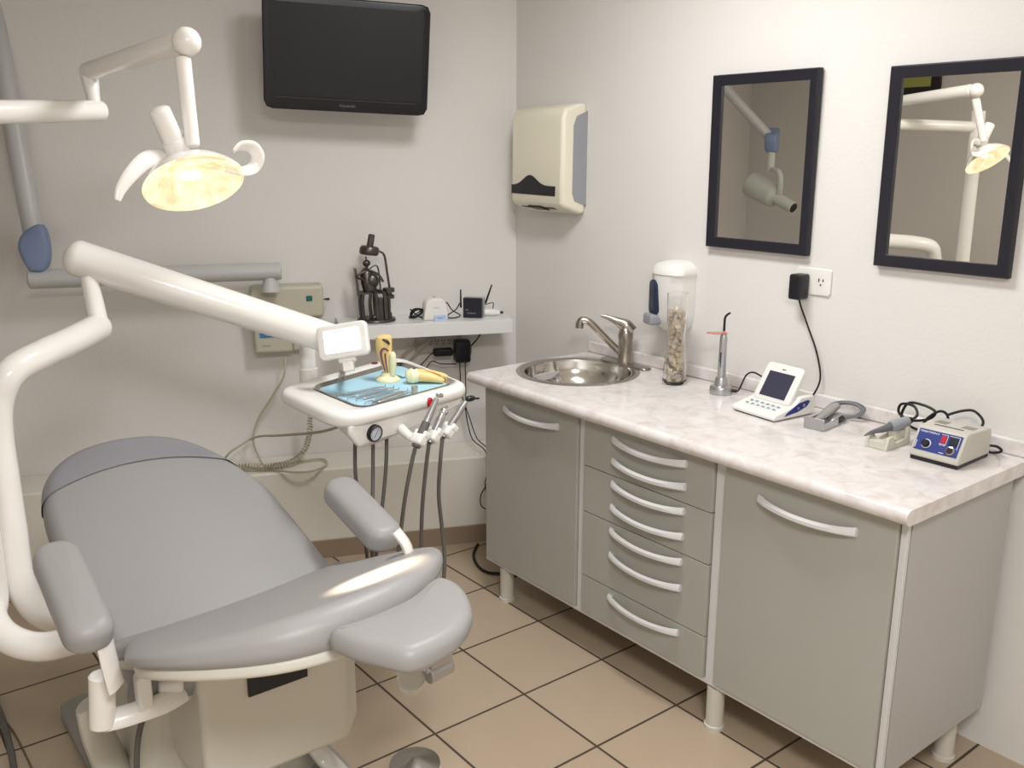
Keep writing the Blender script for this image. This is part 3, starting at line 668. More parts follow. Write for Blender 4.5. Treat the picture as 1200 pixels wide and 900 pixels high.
# ================================================================== X-RAY UNIT
xr = wallb('xray_unit', 'wall mounted grey x-ray unit with folding arm and blue joint covers', 'x-ray machine', .08, DW, 1.0)
def sp(n, m, Z0, x0, x1, z0, z1, d, mt, bev):
    b = B(); b.box(((x0+x1)/2, -d/2, (z0+z1)/2), (x1-x0, d, z1-z0)); return obj(n, b, mt, xr, bevel=bev)
bxm = mat('xray_box', (190,186,168), .45, noise=.03)
c_ = sp('control_box', 0, 0, -.145, .14, -.01, .12, .10, bxm, .014)
sp('lower_box', 0, 0, -.14, .01, -.15, .0, .095, bxm, .012); sp('lower_box_side', 0, 0, .01, .065, -.145, .0, .085, bxm, .008)
b = B(); b.box((.083, -.1008, .068), (.024, .004, .022)); obj('power_switch', b, mat('teal_switch', (20,100,96), .3), xr, bevel=.002)
b = B(); b.box((-.09, -.0965, -.065), (.056, .002, .04)); st = obj('blue_sticker', b, mat('blue_sticker', (70,160,208), .4, noise=.3, scale=90), xr)
b = B()
for k in range(4): b.box((-.09, -.098, -.053-k*.009), (.048, .001, .002))
obj('sticker_lines', b, mat('navy_ink', (30,60,110), .5), st)
text('brand_text', 'dental', .013, TR(-.095, -.0958, -.118) @ RX(PI/2), BLUEP, xr); text('logo_text', 'X', .016, TR(-.075, -.1008, .058) @ RX(PI/2), BLUEP, xr)
b = B(); b.cyl((.14, -.05, .055), (.165, -.05, .055), .003, seg=10); b.cyl((.15, -.05, .055), (.166, -.05, .055), .005, seg=10); obj('pin', b, DARK, xr)
b = B(); b.capsule((.088, -.06, -.06), (.088, -.06, -.105), .018, flat=.7); obj('hand_switch', b, BLUEP, xr)
WX = lambda *p: [V(q) for q in p]
e0, e1 = V((1.473, 3.416, 1.187)), V((0.720, 3.737, 1.184))
ru = (e1-e0).normalized()
b = B(); b.cyl(e0-ru*.045, e1+ru*.035, .034, .036, seg=28, e=.006); obj('horizontal_arm', b, GREYT, xr, world=True)
b = B(); q = V(e0); b.lathe([(.038, 0), (.034, .02), (.026, .045), (.024, .06)], Matrix.Translation((q.x, q.y, q.z-.078)), 24); obj('swivel', b, GREYT, xr, world=True)
b = B(); b.cyl(V(e1)-ru*.01+V(0, 0, .02), V(e1)-ru*.01+V(0, 0, .07), .022, .020, seg=20, e=.003); obj('lower_pivot', b, GREYT, xr, world=True)
j1 = V((0.722, 3.736, 1.308))
el = V(.60, 3.63, 2.33); el = V((0.707, 3.960, 2.333))
j2 = V(.30, 3.47, 1.665); 
b = B()
Q = j1+V(0, 0, -.012)
b.pillow(resample(smooth_poly([(-.05, .03), (-.054, -.01), (-.035, -.065), (-.02, -.082), (.022, -.082), (.045, -.035), (.047, .03), (.035, .078), (.01, .085), (-.03, .06)]), 60), -.035, .035, .016, Matrix.Translation(Q) @ RZ(TH) @ RX(PI/2), inner=2); obj('joint_cover', b, BLUEP, xr, world=True)
d_ = (el-j1).normalized()
b = B(); b.cyl(j1+d_*.03, el, .036, .036, seg=24); obj('upper_arm', b, GREYT, xr, world=True)
b = B(); b.sphere(tuple(el), .05); obj('elbow', b, BLUEP, xr, world=True)
b = B(); d_ = (j2-el).normalized(); b.cyl(el, j2-d_*.02, .030, .028, seg=24); obj('forearm', b, GREYT, xr, world=True)
b = B(); b.pillow(resample(smooth_poly([(-.05, .03), (-.054, -.01), (-.035, -.055), (-.02, -.07), (.022, -.07), (.045, -.035), (.047, .03), (.035, .068), (.01, .05), (-.03, .04)]), 60), -.035, .035, .016, Matrix.Translation(j2) @ RZ(2.7) @ RX(PI/2), inner=2); obj('joint_cover', b, BLUEP, xr, world=True)
b = B(); b.tube([j2+V(0, 0, -.05), j2+V(0, 0, -.12), j2+V(.0, .0, -.175)], [.022, .024, .024], 16, 3)
b.tube([j2+V(0, 0, -.165), j2+V(.03, -.07, -.175), j2+V(.04, -.10, -.20), j2+V(.04, -.105, -.26), j2+V(.03, -.09, -.30)], [.014, .016, .016, .017, .017], 14, 5); obj('yoke', b, mat('xray_head', (196,198,190), .4), xr, world=True)
hd = j2+V(.02, -.02, -.31); ax_ = V(.05, -.9, -.36).normalized()
b = B(); b.capsule(hd-ax_*.14, hd+ax_*.03, .076, .066, flat=.5); b.cyl(hd+ax_*.03, hd+ax_*.19, .036, .034, seg=24); obj('tube_head', b, mat('xray_head', (0,0,0)), xr, world=True)
b = B(); b.cyl(hd+ax_*.188, hd+ax_*.1915, .028, seg=24); obj('cone_opening', b, BLACK, xr, world=True)
# cables from the x-ray box to the ledge
b = B(); b.tube([(1.541, 3.474, 0.828), (1.526, 3.459, 0.755), (1.475, 3.480, 0.665), (1.420, 3.493, 0.585), (1.392, 3.494, 0.499), (1.403, 3.478, 0.428), (1.407, 3.416, 0.400), (1.463, 3.313, 0.395), (1.535, 3.270, 0.395), (1.615, 3.301, 0.395), (1.638, 3.379, 0.395), (1.545, 3.409, 0.395), (1.439, 3.423, 0.395)], .0045, 8)
single('grey_cable', 'plain grey cable hanging from the x-ray box and looping on the ledge', 'cable', b, CABLEW)
b = B(); P = []
A = [V((1.373, 2.942, 0.689)), V((1.379, 2.937, 0.647)), V((1.367, 2.954, 0.591)), V((1.504, 3.385, 0.410)), V((1.416, 3.386, 0.410)), V((1.346, 3.441, 0.410)), V((1.283, 3.463, 0.410)), V((1.209, 3.468, 0.410))]
A[0] = V((1.589, 3.367, 0.656)); A[1] = V((1.583, 3.369, 0.530)); A[2] = V((1.561, 3.389, 0.445))
# coil around a smoothed guide line
G = []
for i in range(len(A)-1):
    a, bb, c, d = A[max(i-1, 0)], A[i], A[i+1], A[min(i+2, len(A)-1)]
    for k in range(40):
        t = k/40; G.append(.5*((2*bb)+(c-a)*t+(2*a-5*bb+4*c-d)*t*t+(3*bb-a-3*c+d)*t**3))
L_ = 0; up = V(0, 0, 1)
for i in range(len(G)-1):
    d = (G[i+1]-G[i]); L_ += d.length; tt = d.normalized(); n1 = tt.cross(V(.3, .8, .5)).normalized(); n2 = tt.cross(n1)
    a = L_/.0115*2*PI; P.append(G[i]+(n1*math.cos(a)+n2*math.sin(a))*.011)
b.tube(P, .0032, 5, 0, cap=True); single('coiled_cable', 'coiled beige cable hanging behind the tray and lying on the ledge', 'cable', b, CABLEW)
b = B(); b.tube([(1.229, 2.387, 0.852), (1.236, 2.557, 0.788), (1.218, 2.811, 0.718), (1.380, 3.434, 0.527), (1.311, 3.463, 0.490), (1.273, 3.480, 0.458), (1.275, 3.534, 0.392), (1.339, 3.445, 0.392), (1.457, 3.381, 0.392)], .0045, 8)
single('beige_cable', 'beige cable arching from the delivery tray down onto the ledge', 'cable', b, CABLEW)

# ================================================================== OPERATING LAMP
lp = thing('operating_lamp', 'white dental operating lamp with glowing warm reflector on a jointed arm', 'dental lamp', (.45, 2.2, 0))
pole = [(0.433, 2.106, 0.565), (0.346, 2.131, 0.552), (0.298, 2.169, 0.553), (0.263, 2.215, 0.571), (0.250, 2.261, 0.602), (.264, 2.298, .65), (.264, 2.298, .9), (.264, 2.298, 1.3), (.264, 2.298, 1.79)]
b = B(); b.tube(pole, .033, 20, 8); obj('pole', b, WHITE, lp, world=True)
lj = V((0.662, 2.535, 1.736)); pt = V(.264, 2.298, 1.715)
b = B(); b.capsule(pt, lj+(lj-pt).normalized()*.012, .0265, flat=.6); obj('lower_arm', b, WHITE, lp, world=True)
uj = V((0.663, 2.565, 1.831)); ue = V((0.743, 2.108, 1.867))
b = B(); b.cyl(lj+V(0, 0, .01), uj, .014, .022, seg=20); obj('arm_pivot', b, WHITEP, lp, world=True)
b = B(); b.capsule(uj, ue, .023, .027, flat=.6); obj('upper_arm', b, WHITE, lp, world=True)
b = B(); b.sphere((0.743, 2.082, 1.866), .031); obj('knuckle', b, WHITE, lp, world=True)
b = B(); b.cyl((0.733, 2.086, 1.833), (0.722, 2.036, 1.649), .0175, .0155, seg=20, e=.003); obj('drop_rod', b, WHITE, lp, world=True)
lc = V((0.711, 2.024, 1.583)); nn = V(.05, -.64, -.77).normalized()
HM = Matrix.Translation(lc) @ nn.to_track_quat('Z', 'Y').to_matrix().to_4x4() @ Matrix.Diagonal((.98, 1.06, 1.0, 1))
# head: local z = beam direction
b = B(); n0, n1 = V((0.662, 2.047, 1.721)), V((0.703, 2.064, 1.629)); b.capsule(n0, n0.lerp(n1, .62), .0225, .0235, flat=.4); b.cyl(n0.lerp(n1, .6), n1, .0255, .028, seg=24, e=.004); obj('lamp_neck', b, WHITE, lp, world=True)
b = B(); b.cyl(V((0.699, 2.068, 1.674)), V((0.708, 2.050, 1.680)), .007, seg=14, e=.002); obj('tilt_knob', b, WHITEP, lp, world=True)
b = B(); pr = [(.0, -.048), (.03, -.046), (.06, -.036), (.085, -.02), (.105, .0), (.112, .012), (.108, .014), (.1, .004), (.082, -.014), (.058, -.029), (.03, -.038), (0, -.04)]
b.rings([[HM @ V(max(r, .001)*math.cos(2*PI*i/40), .78*max(r, .001)*math.sin(2*PI*i/40), z) for i in range(40)] for r, z in pr[:6]], cap1=False); obj('reflector_shell', b, WHITE, lp, world=True)
b = B(); R = [[HM @ V(r*math.cos(2*PI*i/40), .78*r*math.sin(2*PI*i/40), z) for i in range(40)] for r, z in [(.109, .0135), (.106, .0125), (.099, .002), (.082, -.014), (.058, -.026), (.03, -.034), (.001, -.037)]]
b.rings(R, cap0=False); obj('reflector', b, REFLECT, lp, world=True)
b = B(); b.capsule(HM @ V(-.012, 0, -.008), HM @ V(.012, 0, -.008), .009); obj('bulb', b, FILAMENT, lp, world=True)
b = B(); R = []
b.tube([HM @ V(.108*math.cos(a), .084*math.sin(a), .014) for a in [i*2*PI/40 for i in range(41)]], .0045, 8, 0); obj('rim', b, REFLECT, lp, world=True)
b = B(); b.tube([(0.692, 2.069, 1.617), (0.665, 2.067, 1.629), (0.622, 2.033, 1.622), (0.582, 2.004, 1.596), (0.554, 1.991, 1.566), (0.543, 1.985, 1.543)], [.014, .018, .018, .015, .011, .006], 12, 6, flat=.45); obj('handle', b, WHITE, lp, world=True)
b = B(); b.tube([(0.773, 2.002, 1.606), (0.814, 2.006, 1.597), (0.849, 2.021, 1.605), (0.860, 2.020, 1.629), (0.848, 2.022, 1.649), (0.821, 2.018, 1.651), (0.804, 2.015, 1.640)], [.012, .013, .014, .015, .015, .013, .008], 12, 6, flat=.4); obj('handle', b, WHITE, lp, world=True)

# ================================================================== DELIVERY UNIT
du = thing('delivery_unit', 'white delivery unit with jointed arm, lit viewer and instrument console', 'dental unit', (.9, 2.3, 0))
pipe = [(0.448, 2.276, 0.517), (0.396, 2.282, 0.534), (0.347, 2.295, 0.578), (0.323, 2.314, 0.659), (0.324, 2.336, 0.773), (0.326, 2.360, 0.893), (0.330, 2.388, 0.991), (0.343, 2.402, 1.069), (0.381, 2.406, 1.133), (0.460, 2.456, 1.157), (0.547, 2.536, 1.167), (0.634, 2.628, 1.177)]
b = B(); b.tube(pipe, [.035]*9+[.036, .037, .037], 20, 8); b.sphere(pipe[-1], .0375); obj('support_pipe', b, WHITE, du, world=True)
b = B(); b.cyl((0.639, 2.624, 1.177), (0.636, 2.669, 1.309), .026, .022, seg=20); obj('arm_pivot', b, WHITE, du, world=True)
aL, aR = V((0.621, 2.696, 1.358)), V((1.235, 2.449, 1.102))
b = B(); b.capsule(aL, aR, .050, .045, flat=.75, seg=32); obj('balance_arm', b, WHITE, du, world=True)
TZ = .968
b = B(); q_ = V((1.219, 2.580, 0.965)); b.cyl(q_+V(0, 0, -.03), q_+V(0, 0, .15), .0245, .0245, seg=24); b.cyl(q_+V(0, 0, -.03), q_+V(0, 0, .028), .0285, .0285, seg=24, e=.002); obj('post', b, WHITE, du, world=True)
outer = [(1.077, 2.487, 0.968)[:2], (1.076, 2.103, 0.968)[:2], (1.547, 2.190, 0.968)[:2], (1.581, 2.658, 0.968)[:2]]
def inset_poly(P, f):
    cx = sum(p[0] for p in P)/len(P); cy = sum(p[1] for p in P)/len(P)
    return [(cx+(p[0]-cx)*f, cy+(p[1]-cy)*f) for p in P]
def round_corners(P, r, n=7):
    Q = []; m = len(P)
    for i in range(m):
        p = V(*P[i], 0); a = (V(*P[i-1], 0)-p).normalized(); c = (V(*P[(i+1) % m], 0)-p).normalized()
        rr = r[i] if isinstance(r, (list, tuple)) else r
        p0, p1 = p+a*rr, p+c*rr
        for k in range(n+1):
            t = k/n; q = p0*(1-t)**2+p*2*t*(1-t)+p1*t*t; Q.append((q.x, q.y))
    return Q
oc = inset_poly(outer, 1.04)
ring_o = resample(round_corners(oc, [.07, .11, .07, .10]), 96)
# console: tray-shaped shell with recess
b = B(); m = 96
nor = []
for i in range(m):
    a, c = ring_o[i-1], ring_o[(i+1) % m]; t_ = V(c[0]-a[0], c[1]-a[1], 0).normalized(); nor.append((t_.y, -t_.x))
sg = 1 if sum(a[0]*c[1]-c[0]*a[1] for a, c in zip(ring_o, ring_o[1:]+ring_o[:1])) > 0 else -1
def rg(off, z): return [V(p[0]-sg*q[0]*off, p[1]-sg*q[1]*off, z) for p, q in zip(ring_o, nor)]
R = [rg(.06, TZ-.04), rg(.02, TZ-.04), rg(.006, TZ-.037), rg(0, TZ-.028), rg(0, TZ-.014), rg(.004, TZ-.005), rg(.012, TZ), rg(.022, TZ+.001)]
rec = resample(round_corners(inset_poly([(1.162, 2.451, 0.962)[:2], (1.167, 2.153, 0.962)[:2], (1.530, 2.233, 0.962)[:2], (1.547, 2.586, 0.962)[:2]], 1.07), .05), 96)
R += [[V(x, y, TZ-.0) for x, y in rec], [V(x, y, TZ-.004) for x, y in inset_poly(rec, .985)], [V(x, y, TZ-.014) for x, y in inset_poly(rec, .97)], [V(x, y, TZ-.014) for x, y in inset_poly(rec, .5)], [V(x, y, TZ-.014) for x, y in inset_poly(rec, .02)]]
b.rings(R); con = obj('console_tray', b, WHITEP, du, world=True, angle=60)
# lower housing under the front
fl, fr = V(*outer[1], 0), V(*outer[2], 0); ex = (fr-fl).normalized(); ey = V(-ex.y, ex.x, 0)
def cpt(u, v, z): q = fl+ex*u+ey*v; return V(q.x, q.y, z)
b = B(); FL = (fr-fl).length
sec = lambda u0, u1, v0, v1, z: [cpt(u0, v0, z), cpt(u1, v0, z), cpt(u1+.02, v1, z), cpt(u0+.12*v1/.3, v1, z)]
b.rings([sec(.085, .14, .03, .2, TZ-.112), sec(.065, .165, .012, .26, TZ-.102), sec(.03, FL-.02, .006, .32, TZ-.056), sec(.03, FL-.02, .006, .34, TZ-.03)]); obj('console_housing', b, WHITEP, du, world=True, bevel=.01)
GM = Matrix.Translation(cpt(.115, .004, TZ-.07)) @ RZ(math.atan2(ex.y, ex.x)) @ RX(PI/2+.12)
b = B(); b.lathe([(.024, -.01), (.024, .006), (.022, .009), (.0195, .009), (.0195, .006), (0, .006)], GM, 32); g_ = obj('pressure_gauge', b, BLACK, du, world=True)
b = B(); b.lathe([(.0195, .0062), (.0195, .0068), (0, .0068)], GM, 32); obj('gauge_face', b, mat('gauge_face', (196,200,212), .4), g_, world=False)
g_.children[0].data.transform(du.matrix_world.inverted())
b = B(); b.box((.001, .001, .0075), (.0015, .024, .0006), GM @ RZ(-.6)); 
for k in range(9):
    a = -2.3+k*.575; b.box((.0155*math.sin(a), .0155*math.cos(a), .0074), (.0012, .0036, .0006), GM @ TR(0, 0, 0))
b.bm.transform(du.matrix_world.inverted()); obj('gauge_marks', b, DINK, g_)
RM_ = Matrix.Translation(cpt(.312, -.006, TZ-.022)) @ RZ(math.atan2(ex.y, ex.x)) @ RX(PI/2)
b = B(); b.lathe([(.0135, -.006), (.0135, .004), (.011, .007), (0, .008)], RM_ @ Matrix.Diagonal((.85, 1.1, 1, 1)), 24); obj('red_button', b, RED, du, world=True)
b = B(); b.lathe([(.011, 0), (.011, .003), (.009, .004), (0, .004)], Matrix.Translation(V((1.461, 2.597, 0.969))), 20); obj('round_button', b, mat('brown_cap', (120,56,44), .4), du, world=True)
# lit viewer panel
vc = V((1.204, 2.322, 1.121))
vr_ = V((1.307, 2.211, 1.149))-vc; vr_.normalize()
vn = (V(0.05, 0, 1.64)-vc); vn = (vn-vr_*vn.dot(vr_)); vn = (vn.normalized()+V(0, 0, .12)).normalized(); vn = (vn-vr_*vn.dot(vr_)).normalized(); vu = vn.cross(vr_)
VM = Matrix(((vr_.x, vu.x, vn.x, vc.x), (vr_.y, vu.y, vn.y, vc.y), (vr_.z, vu.z, vn.z, vc.z), (0, 0, 0, 1)))
b = B(); b.pillow(resample(rrect(.150, .098, .014), 60), -.022, 0, .005, VM, inner=2); vb_ = obj('film_viewer', b, WHITEP, du, world=True)
b = B(); b.pillow(resample(rrect(.108, .064, .004), 60), 0, .0015, .0007, VM, inner=2); b.bm.transform(du.matrix_world.inverted()); obj('lit_screen', b, LCD, vb_)
b = B(); b.box((.005, -.068, -.015), (.03, .04, .018), VM); b.cyl(VM @ V(-.02, -.055, -.012), VM @ V(.03, -.055, -.012), .008, seg=14); b.cyl(VM @ V(.005, -.08, -.012), V((1.354, 2.613, 0.967)), .010, seg=14); b.bm.transform(du.matrix_world.inverted()); obj('viewer_bracket', b, WHITEP, vb_, bevel=.002)
# holders at the right front
HB = [.375, .415, .455]
HP = []
holders = [((508,512), (500,470)), ((524,506), (524,462)), ((540,500), (543,455))]
hz_ = TZ-.13
hpts = [V((1.268, 2.037, 0.877)), V((1.324, 2.057, 0.871)), V((1.383, 2.076, 0.870))]
tops = [V((1.330, 2.054, 0.961)), V((1.359, 2.069, 0.911)), V((1.445, 2.086, 0.929))]
for i, h in enumerate(hpts):
    b = B(); d = (tops[i]-h).normalized(); Mh = along(h-d*.005, h+d*.03) 
    b.pillow(resample(rrect(.040, .034, .009), 40), 0, .03, .007, Mh, inner=2)
    for sx in (-1, 1): b.pillow(resample(rrect(.012, .026, .005, 5, sx*.0155, -.004), 24), .024, .042, .004, Mh, inner=2)
    obj('handpiece_holder', b, WHITEP, du, world=True)
bq = [h+V(-.006, .022, .012) for h in hpts]
b = B(); b.tube([cpt(.20, .10, TZ-.05), cpt(.24, .07, TZ-.075), bq[0], bq[1], bq[2]], [.014, .014, .013, .012, .012], 12, 5, flat=.8); obj('holder_bar', b, WHITEP, du, world=True)
# three hoses hanging from the underside
for (a, c, e) in (((416,515), (418,560), (430,655)), ((437,519), (437,580), (436,668)), ((453,516), (450,570), (440,650))):
    pass
hz0 = [[(1.199, 2.257, 0.863), (1.186, 2.240, 0.738), (1.209, 2.248, 0.572), (1.241, 2.294, 0.466), (1.249, 2.297, 0.413), (1.233, 2.234, 0.381)],
       [(1.234, 2.217, 0.866), (1.215, 2.193, 0.744), (1.174, 2.134, 0.620), (1.188, 2.167, 0.514), (1.180, 2.184, 0.465), (1.146, 2.175, 0.436)],
       [(1.275, 2.211, 0.865), (1.257, 2.192, 0.761), (1.224, 2.173, 0.620), (1.224, 2.198, 0.533), (1.230, 2.224, 0.467), (1.211, 2.216, 0.395)]]
for P in hz0: b = B(); b.tube(P, .0054, 10, 6); obj('hanging_hose', b, HOSE, du, world=True)
b = B(); b.box((.0, .0, .0), (.001, .001, .001)); b.bm.free()

# handpieces
def handp(i, label, pts, rad, kind):
    T = thing('dental_handpiece', label, 'handpiece', tuple(hpts[i]), 0, 'handpieces in the delivery console holders')
    b = B(); b.tube(pts, rad, 16, 5); obj('body', b, SATIN, T, world=True)
    return T
h0, t0 = hpts[0], tops[0]; d0 = (t0-h0).normalized()
T = handp(0, 'leftmost handpiece in the console holders, with a dark grey sleeve', [h0-d0*.01, h0+d0*.03, h0+d0*.075, h0+d0*.11, h0+d0*.135], [.011, .0115, .0105, .0085, .0065], 0)
b = B(); b.cyl(h0-d0*.012, h0+d0*.062, .0122, .0118, seg=18); obj('sleeve', b, mat('dark_sleeve', (96,92,92), .5), T, world=True)
b = B(); hc_ = h0+d0*.14+V(.004, 0, .002); b.cyl(hc_-V(.008, .006, -.004), hc_+V(.012, .004, -.002), .0065, seg=14, e=.001); obj('head', b, CHROME, T, world=True)
h1, t1 = hpts[1], tops[1]; d1 = (t1-h1).normalized()
T = handp(1, 'middle handpiece in the console holders, a short air-water syringe with round head', [h1-d1*.01, h1+d1*.03, h1+d1*.06, h1+d1*.08], [.009, .011, .0125, .010], 1)
b = B(); b.sphere(tuple(h1+d1*.088), .0135, seg=18); b.cyl(h1+d1*.09, h1+d1*.10+V(.006, 0, .006), .004, seg=10); obj('head', b, CHROME, T, world=True)
h2, t2 = hpts[2], tops[2]; d2 = (t2-h2).normalized()
T = handp(2, 'rightmost handpiece in the console holders, silver with a black angled head', [h2-d2*.01, h2+d2*.03, h2+d2*.08, h2+d2*.115], [.0085, .0095, .009, .007], 2)
b = B(); hc_ = h2+d2*.125; b.sphere(tuple(hc_+V(.008, -.002, 0)), (.017, .010, .009), RZ(0), seg=16); b.cyl(hc_+V(.02, -.004, -.002), hc_+V(.036, -.006, -.003), .003, seg=8); obj('head', b, DARK, T, world=True)
HPo = [o for o in C.objects if o.name.startswith('dental_handpiece')]
hh = [[hpts[0]-d0*.012, V((1.281, 2.069, 0.803)), V((1.259, 2.089, 0.689)), V((1.250, 2.104, 0.631))],
      [hpts[1]-d1*.012, V((1.336, 2.090, 0.798)), V((1.340, 2.128, 0.684)), V((1.354, 2.159, 0.565)), V((1.362, 2.176, 0.475))],
      [hpts[2]-d2*.012, V((1.362, 2.069, 0.798)), V((1.375, 2.101, 0.684)), V((1.410, 2.139, 0.557)), V((1.425, 2.159, 0.492))]]
hh = [[hpts[0]-d0*.012, V((1.250, 2.037, 0.830)), V((1.232, 2.046, 0.734)), V((1.223, 2.060, 0.632)), V((1.216, 2.072, 0.528)), V((1.204, 2.068, 0.403)), V((1.122, 1.995, 0.384))],
      [hpts[1]-d1*.012, V((1.312, 2.061, 0.811)), V((1.310, 2.080, 0.705)), V((1.312, 2.097, 0.596)), V((1.314, 2.105, 0.461)), V((1.295, 2.089, 0.365)), V((1.179, 2.003, 0.347))],
      [hpts[2]-d2*.012, V((1.362, 2.069, 0.798)), V((1.365, 2.085, 0.691)), V((1.379, 2.092, 0.581)), V((1.380, 2.084, 0.476)), V((1.350, 2.069, 0.356)), V((1.239, 2.011, 0.310))]]
for o, P in zip(HPo, hh): b = B(); b.tube(P, .0056, 10, 6); obj('hose', b, HOSE, o, world=True)

# metal tray and things on it
inner = [(1.162, 2.451, 0.962)[:2], (1.167, 2.153, 0.962)[:2], (1.530, 2.233, 0.962)[:2], (1.547, 2.586, 0.962)[:2]]
tc_ = (sum(p[0] for p in inner)/4, sum(p[1] for p in inner)/4)
tz0 = TZ-.0135
tr_o = resample(round_corners(inner, .05), 72); 
T = thing('instrument_tray', 'steel instrument tray set in the white console', 'tray', (tc_[0], tc_[1], tz0))
b = B(); m = 72; nor = []
for i in range(m):
    a, c = tr_o[i-1], tr_o[(i+1) % m]; t_ = V(c[0]-a[0], c[1]-a[1], 0).normalized(); nor.append((t_.y, -t_.x))
def rg2(off, z): return [V(p[0]-q[0]*off*sg, p[1]-q[1]*off*sg, z) for p, q in zip(tr_o, nor)]
b.rings([rg2(.014, tz0), rg2(.01, tz0), rg2(0, tz0+.011), rg2(-.004, tz0+.012), rg2(-.004, tz0+.0135), rg2(.001, tz0+.0135), rg2(.0115, tz0+.002), rg2(.03, tz0+.0015)]); obj('pan', b, STEEL, T, world=True, angle=50)
PZ = tz0+.0022
b = B(); pp = resample(round_corners(inset_poly(inner, .955), .045), 60); random.seed(2)
b.rings([[V(x, y, PZ) for x, y in pp], [V(x, y, PZ+.0012) for x, y in pp], [V(tc_[0]+(x-tc_[0])*.9, tc_[1]+(y-tc_[1])*.9, PZ+.0016) for x, y in pp]])
b.box((tc_[0]+.125, tc_[1]+.085, PZ+.006), (.055, .075, .001), I4)
single('paper_liner', 'pale blue paper liner covering the steel instrument tray', 'liner', b, BLUEPAPER)
PZ += .002
# standing tooth model
p = V((1.396, 2.402, 0.957)); T = thing('tooth_model', 'large cut-open tooth model standing upright on a pale round base on the tray', 'tooth model', (p.x, p.y, PZ), -.55)
b = B(); b.lathe([(.036, 0), (.037, .004), (.033, .012), (.022, .018), (.019, .028), (0, .03)], I4, 28, sy=.85); obj('base', b, TOOTHB, T)
b = B()
def sect(z, cx, rx, ry): return [V(cx+rx*math.cos(a), ry*math.sin(a), z) for a in [k*2*PI/24 for k in range(24)]]
b.rings([sect(.02, .004, .010, .012), sect(.05, -.002, .018, .017), sect(.08, -.008, .022, .02), sect(.11, -.010, .025, .022), sect(.128, -.010, .0255, .022), sect(.138, -.008, .023, .02), sect(.143, -.006, .014, .012)]); cr_ = obj('tooth', b, TOOTH, T)
b = B(); b.tube([(.014, -.012, .02), (.016, -.014, .06), (.015, -.015, .085), (.012, -.014, .092)], [.008, .0115, .0105, .005], 14); obj('front_root', b, TOOTHB, T)
b = B(); b.tube([(-.008, -.016, .035), (-.016, -.0205, .07), (-.018, -.021, .095), (-.008, -.0215, .105), (.004, -.021, .098)], [.002, .003, .005, .006, .004], 8, flat=.5); b.tube([(.0, -.016, .03), (-.004, -.0205, .06), (-.006, -.021, .09)], [.0015, .002, .003], 8); obj('pulp', b, PULP, T)
b = B(); b.tube([(-.012, -.018, .134), (.0, -.021, .128), (.008, -.0195, .118)], [.005, .006, .003], 8, flat=.6); obj('cavity', b, DECAY, T)
# lying open tooth model
p = V((1.466, 2.308, 0.957)); T = thing('tooth_model', 'yellow tooth model lying on its side on the blue liner', 'tooth model', (p.x, p.y, PZ), .0)
b = B(); b.tube([(-.045, .03, .022), (-.03, .024, .023), (-.012, .016, .024)], [.014, .024, .021], 16); obj('crown', b, TOOTHB, T)
b = B(); b.tube([(-.016, .016, .024), (.01, -.006, .02), (.035, -.03, .012), (.045, -.04, .008)], [.019, .016, .010, .006], 14); b.tube([(-.012, .02, .026), (.03, .012, .022), (.065, .0, .014), (.078, -.01, .010)], [.018, .014, .010, .006], 14); obj('roots', b, TOOTH, T)
b = B(); b.tube([(.006, .004, .036), (.03, -.006, .026), (.05, -.014, .016)], [.004, .006, .005], 10); obj('canal', b, mat('ochre_canal', (176,120,50), .5), T)
b = B(); b.sphere((-.022, .02, .045), (.006, .006, .003), seg=12); obj('cavity', b, DECAY, T)
p = V((1.383, 2.230, 0.957)); T = thing('small_cup', 'tiny translucent cup on the tray in front of the lying tooth model', 'cup', (p.x, p.y, PZ))
b = B(); b.lathe([(.0075, 0), (.0085, .001), (.0105, .02), (.0095, .02), (.0075, .003), (0, .003)], I4, 20); obj('cup', b, mat('frosted_cup', (206,206,190), .3, trans=.4), T)
# probes
pr_px = [((1.176, 2.314, 0.960), (1.346, 2.332, 0.960)), ((1.188, 2.270, 0.960), (1.361, 2.308, 0.960)), ((1.198, 2.239, 0.960), (1.362, 2.281, 0.960)), ((1.204, 2.200, 0.960), (1.372, 2.249, 0.960)), ((1.210, 2.173, 0.960), (1.365, 2.229, 0.960))]
PL = ['dental probe with fine hooked tip, furthest back of the tray instruments', 'slim steel dental instrument second from the back of the tray row', 'steel dental instrument in the middle of the tray row', 'thicker handled dental instrument second from the front of the tray row', 'flat steel instrument frontmost in the tray row']
for i, ((a, c), lab) in enumerate(zip(pr_px, PL)):
    a = V(a); c = V(c); a.z = c.z = PZ+.006; u = (c-a); L = u.length; un = u.normalized(); w_ = V(-un.y, un.x, 0)
    T = thing('dental_instrument', lab, 'dental instrument', ((a.x+c.x)/2, (a.y+c.y)/2, PZ), 0, 'dental instruments on the blue liner')
    b = B(); rr = .0035 if i < 3 else .0048
    b.tube([a+un*L*.16, a+un*L*.25, a+un*L*.8, a+un*L*.86], [rr*.6, rr, rr, rr*.6], 10, 2); obj('shaft', b, SATIN, T, world=True)
    b = B(); b.tube([a+un*L*.17, a+un*L*.04+w_*.006, a-un*L*.02-w_*.002+V(0, 0, -.003)], [.0018, .0014, .0007], 8, 4); b.tube([a+un*L*.85, a+un*L*.96-w_*.005, a+un*L*1.01+w_*.004+V(0, 0, .004)], [.0018, .0014, .0007], 8, 4); obj('working_tips', b, STEEL, T, world=True)

